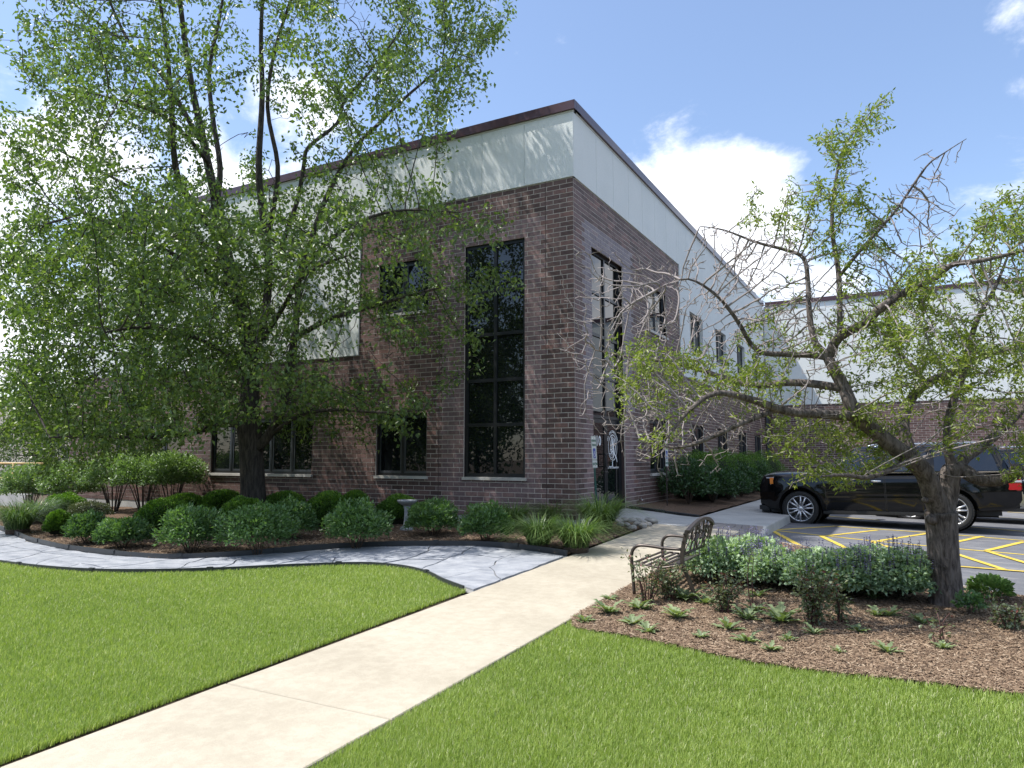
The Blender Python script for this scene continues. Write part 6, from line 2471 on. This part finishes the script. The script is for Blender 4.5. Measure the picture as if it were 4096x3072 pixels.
    NP = NP[nz(NP, 3.0, 2.2) + .4 * nz(NP, 7.1, 1.0) > -.34]
    per = 11
    n = len(NP) * per
    P0 = np.repeat(NP, per, 0) + rng.normal(size=(n, 3)) * .032
    D = rng.normal(size=(n, 3)) * .8 + np.array([0, 0, -.1])
    N = rng.normal(size=(n, 3)) * .6 + np.array([0, 0, .8])
    W = P0
    tint = .5 + .2 * rng.normal(size=n) + .12 * nz(W, 4, 1)
    me = leaves_mesh('crown', P0, D, N, rng.uniform(.034, .068, n), rng.uniform(.013, .025, n), tint, fold=.2, shape=.5)
    finish('crown', me, 'leaf_hawthorn', T.t)
    return len(NP), n


print('hawthorn', make_hawthorn())


# ---- trees at far left, behind the handrail
def far_tree(name, label, base, h, w, mat, n, conifer, seed, ln=.16, wd=.05):
    t = thing(name, label, 'tree', base, 0, 'trees behind the left end of the building')
    m = MB()
    m.tube([(0, 0, -.2), (0.03, 0, h * .4), (0, 0, h * .93)], [h * .022, h * .015, h * .004], 8)
    nb = 34
    cents = []
    for i in range(nb):
        u = (i + .5) / nb
        a = i * 2.4
        z = h * (.10 + .86 * u)
        rr = w / 2 * ((1 - u) ** .8 + .05 if conifer else math.sin(math.pi * min(.97, .18 + .8 * u)) * .9)
        e = Vector((math.cos(a) * rr, math.sin(a) * rr, z + (-.1 if conifer else .35) * rr))
        m.tube([(0, 0, z * .92), e * .6 + Vector((0, 0, .35 * z)) * 0 + Vector((0, 0, z * .38)), e], [h * .006, h * .004, .004], 5)
        for k in range(7):
            cents.append(Vector((e.x, e.y, e.z)) * 1.0 if k == 0 else Vector((e.x * random.uniform(.25, 1.05), e.y * random.uniform(.25, 1.05), e.z + random.uniform(-.06, .06) * h)) + Vector((random.gauss(0, .12 * w), random.gauss(0, .12 * w), 0)))
    m.build('trunk', 'twig_dark', t, smooth=True)
    C = np.array(cents)
    idx = rng.integers(0, len(C), n)
    P_ = C[idx] + rng.normal(size=(n, 3)) * w * .055
    D = rng.normal(size=(n, 3)) + np.array([0, 0, -.2])
    finish('crown', leaves_mesh('crown', P_, D, rng.normal(size=(n, 3)) + np.array([0, 0, .7]), ln * rng.uniform(.6, 1.2, n), wd, .4 + .22 * rng.normal(size=n) + .15 * nz(P_, 2, seed)), mat, t)


for i, (nm, lab, x, y, h, w, mt, n, cf) in enumerate([
        ('cedar_tree', 'feathery green cedar at the far left edge behind the handrail', -27.5, 4.5, 5.0, 4.2, 'leaf_far', 9000, True),
        ('pine_tree', 'dark pine with pale tufts between the cedar and the building', -23.5, 5.0, 3.7, 3.8, 'leaf_conifer', 8000, True),
        ('spruce_tree', 'dark spruce close to the left end of the building', -20.8, 5.6, 4.4, 3.0, 'leaf_conifer', 7000, True),
        ('leafy_tree', 'light green bush-like tree touching the left end of the building', -19.0, 3.4, 3.2, 2.0, 'leaf_far', 5000, False),
        ('leafy_tree', 'dull green tree rising against the tan warehouse', -34.0, 11.0, 6.2, 6.0, 'leaf_conifer', 7000, False),
        ('leafy_tree', 'low green tree left of the cedar, at the frame edge', -31.0, 2.5, 4.0, 4.0, 'leaf_far', 6000, False)]):
    far_tree(nm, lab, (x, y, float(H(x, y)) - .1), h, w, mt, n, cf, i)

# ---- trees across the street, seen only as reflections in the glass and the car paint
far_tree('street_tree', 'leafy tree across the street, seen mirrored in the windows', (-6, -36, -1.6), 9.5, 8.5, 'leaf_far', 9000, False, 9, .34, .2)
st0 = [o for o in bpy.data.objects if o.name.startswith('street_tree')][0]
st0['group'] = 'trees across the street'
for i, (x, y) in enumerate([(-40, -30), (-31, -34), (-22, -32), (-14, -37), (2, -33), (10, -37), (17, -34), (25, -38), (33, -33), (42, -36), (52, -30), (56, -18)]):
    c = copy_tree(st0)
    c.location = (x, y, -1.6)
    c.rotation_euler = (0, 0, i * 1.3)
    c.scale = (1, 1, 0.85 + .3 * ((i * 7) % 5) / 5)

# ================================================================== LAWN GRASS AND BARK CHIPS
def scatter_poly(poly, n, power, near):
    xs_, ys_ = [p[0] for p in poly], [p[1] for p in poly]
    out = []
    got = 0
    while got < n:
        x = rng.uniform(max(min(xs_), -16), min(max(xs_), 9.0), 400000)
        y = rng.uniform(max(min(ys_), -13.4), max(ys_), 400000)
        rel = np.stack([x - CAM[0], y - CAM[1]], 1)
        dep = rel @ (FW[:2] / np.linalg.norm(FW[:2]))
        lat = rel @ RT[:2]
        ok = (dep > 3.2) & (np.abs(lat) < dep * .78 + .5)
        d = np.hypot(rel[:, 0], rel[:, 1])
        ok &= rng.random(len(x)) < np.minimum(1, (near / np.maximum(d, .1)) ** power)
        x, y = x[ok], y[ok]
        inn = in_poly(x, y, poly)
        out.append(np.stack([x[inn], y[inn]], 1))
        got += int(inn.sum())
    return np.concatenate(out)[:n]


def grass(name, poly, n, label):
    XY = scatter_poly(poly, n, 1.7, 4.0)
    n = len(XY)
    d = np.hypot(XY[:, 0] - CAM[0], XY[:, 1] - CAM[1])
    z = H(XY[:, 0], XY[:, 1]) - .014
    patch = nz(np.stack([XY[:, 0], XY[:, 1], 0 * z], 1), 1.7, 2) * .5 + nz(np.stack([XY[:, 0], XY[:, 1], 0 * z], 1), .7, 5) * .5 + .35 * nz(np.stack([XY[:, 0], XY[:, 1], 0 * z], 1), 6.1, 1)
    a = rng.uniform(0, 6.283, n)
    lean = rng.uniform(.08, .65, n)
    hgt = rng.uniform(.030, .062, n) * (1 + .2 * patch)
    wdt = .0017 + .00033 * d
    D = np.stack([np.cos(a), np.sin(a), 0 * a], 1)
    S = np.stack([-np.sin(a), np.cos(a), 0 * a], 1)
    tw = rng.uniform(-.6, .6, n)[:, None]
    S = unit(S + D * tw)
    B = np.stack([XY[:, 0], XY[:, 1], z], 1)
    Mi = B + D * (hgt * lean * .35)[:, None] + np.array([0, 0, 1.0]) * (hgt * .6)[:, None]
    Ti = B + D * (hgt * lean)[:, None] + np.array([0, 0, 1.0]) * (hgt * (1 - .25 * lean))[:, None]
    V = np.empty((n, 5, 3))
    w = (wdt / 2)[:, None]
    V[:, 0], V[:, 1] = B - S * w, B + S * w
    V[:, 2], V[:, 3] = Mi + S * w * .8, Mi - S * w * .8
    V[:, 4] = Ti
    base = np.arange(n)[:, None] * 5
    tint = np.clip(.42 + .19 * rng.normal(size=n) + .17 * patch, 0, .97)
    dry = rng.random(n) < .05
    tint[dry] = 1.0
    me = np_mesh(name, V.reshape(-1, 3), base + np.array([[3, 2, 4]]), np.concatenate([tint, tint]), base + np.array([[0, 1, 2, 3]]))
    o = kind(finish(name, me, 'grass_blade'), 'stuff')
    tag(o, label, 'grass')


grass('lawn_grass', [(x + (.045 if x > 1.2 else 0), y) for x, y in left_lawn], 300000, 'mown lawn grass left of the walk')
grass('lawn_grass', right_lawn, 250000, 'mown lawn grass right of the walk')


def chips(name, poly, n, label, near, size=1.0):
    XY = scatter_poly(poly, n, 1.2, near)
    n = len(XY)
    z = H(XY[:, 0], XY[:, 1]) + .018 + rng.uniform(0, .014, n)
    # follow the bumps of the bed sheet
    a = rng.uniform(0, 6.283, n)
    L_ = rng.uniform(.008, .030, n) * size
    w = rng.uniform(.0018, .005, n) * size
    D = np.stack([np.cos(a), np.sin(a), rng.normal(size=n) * .25], 1)
    S = np.stack([-np.sin(a), np.cos(a), rng.normal(size=n) * .3], 1)
    C = np.stack([XY[:, 0], XY[:, 1], z], 1)
    V = np.empty((n, 6, 3))
    dl, sw = D * L_[:, None], S * w[:, None]
    ridge = np.array([0, 0, 1.0]) * (w * .8)[:, None]
    V[:, 0], V[:, 1], V[:, 2] = C - dl - sw, C - dl + sw, C - dl * .92 + ridge
    V[:, 3], V[:, 4], V[:, 5] = C + dl - sw, C + dl + sw, C + dl * .92 + ridge
    b = np.arange(n)[:, None] * 6
    Q = np.concatenate([b + np.array([[0, 3, 5, 2]]), b + np.array([[4, 1, 2, 5]])])
    Tr = np.concatenate([b + np.array([[0, 2, 1]]), b + np.array([[3, 4, 5]])])
    tint = np.clip(rng.beta(2, 2.2, n) + 0, 0, 1)
    me = np_mesh(name, V.reshape(-1, 3), Tr, np.concatenate([tint] * 4), Q)
    tag(kind(finish(name, me, 'chip'), 'stuff'), label, 'mulch')


chips('bark_chips', bed_right, 120000, 'shredded bark mulch in the right bed', 5.0)
chips('bark_chips', [p for p in bed_left if p[0] > -14], 30000, 'shredded bark mulch in the left bed', 9.0, 1.2)
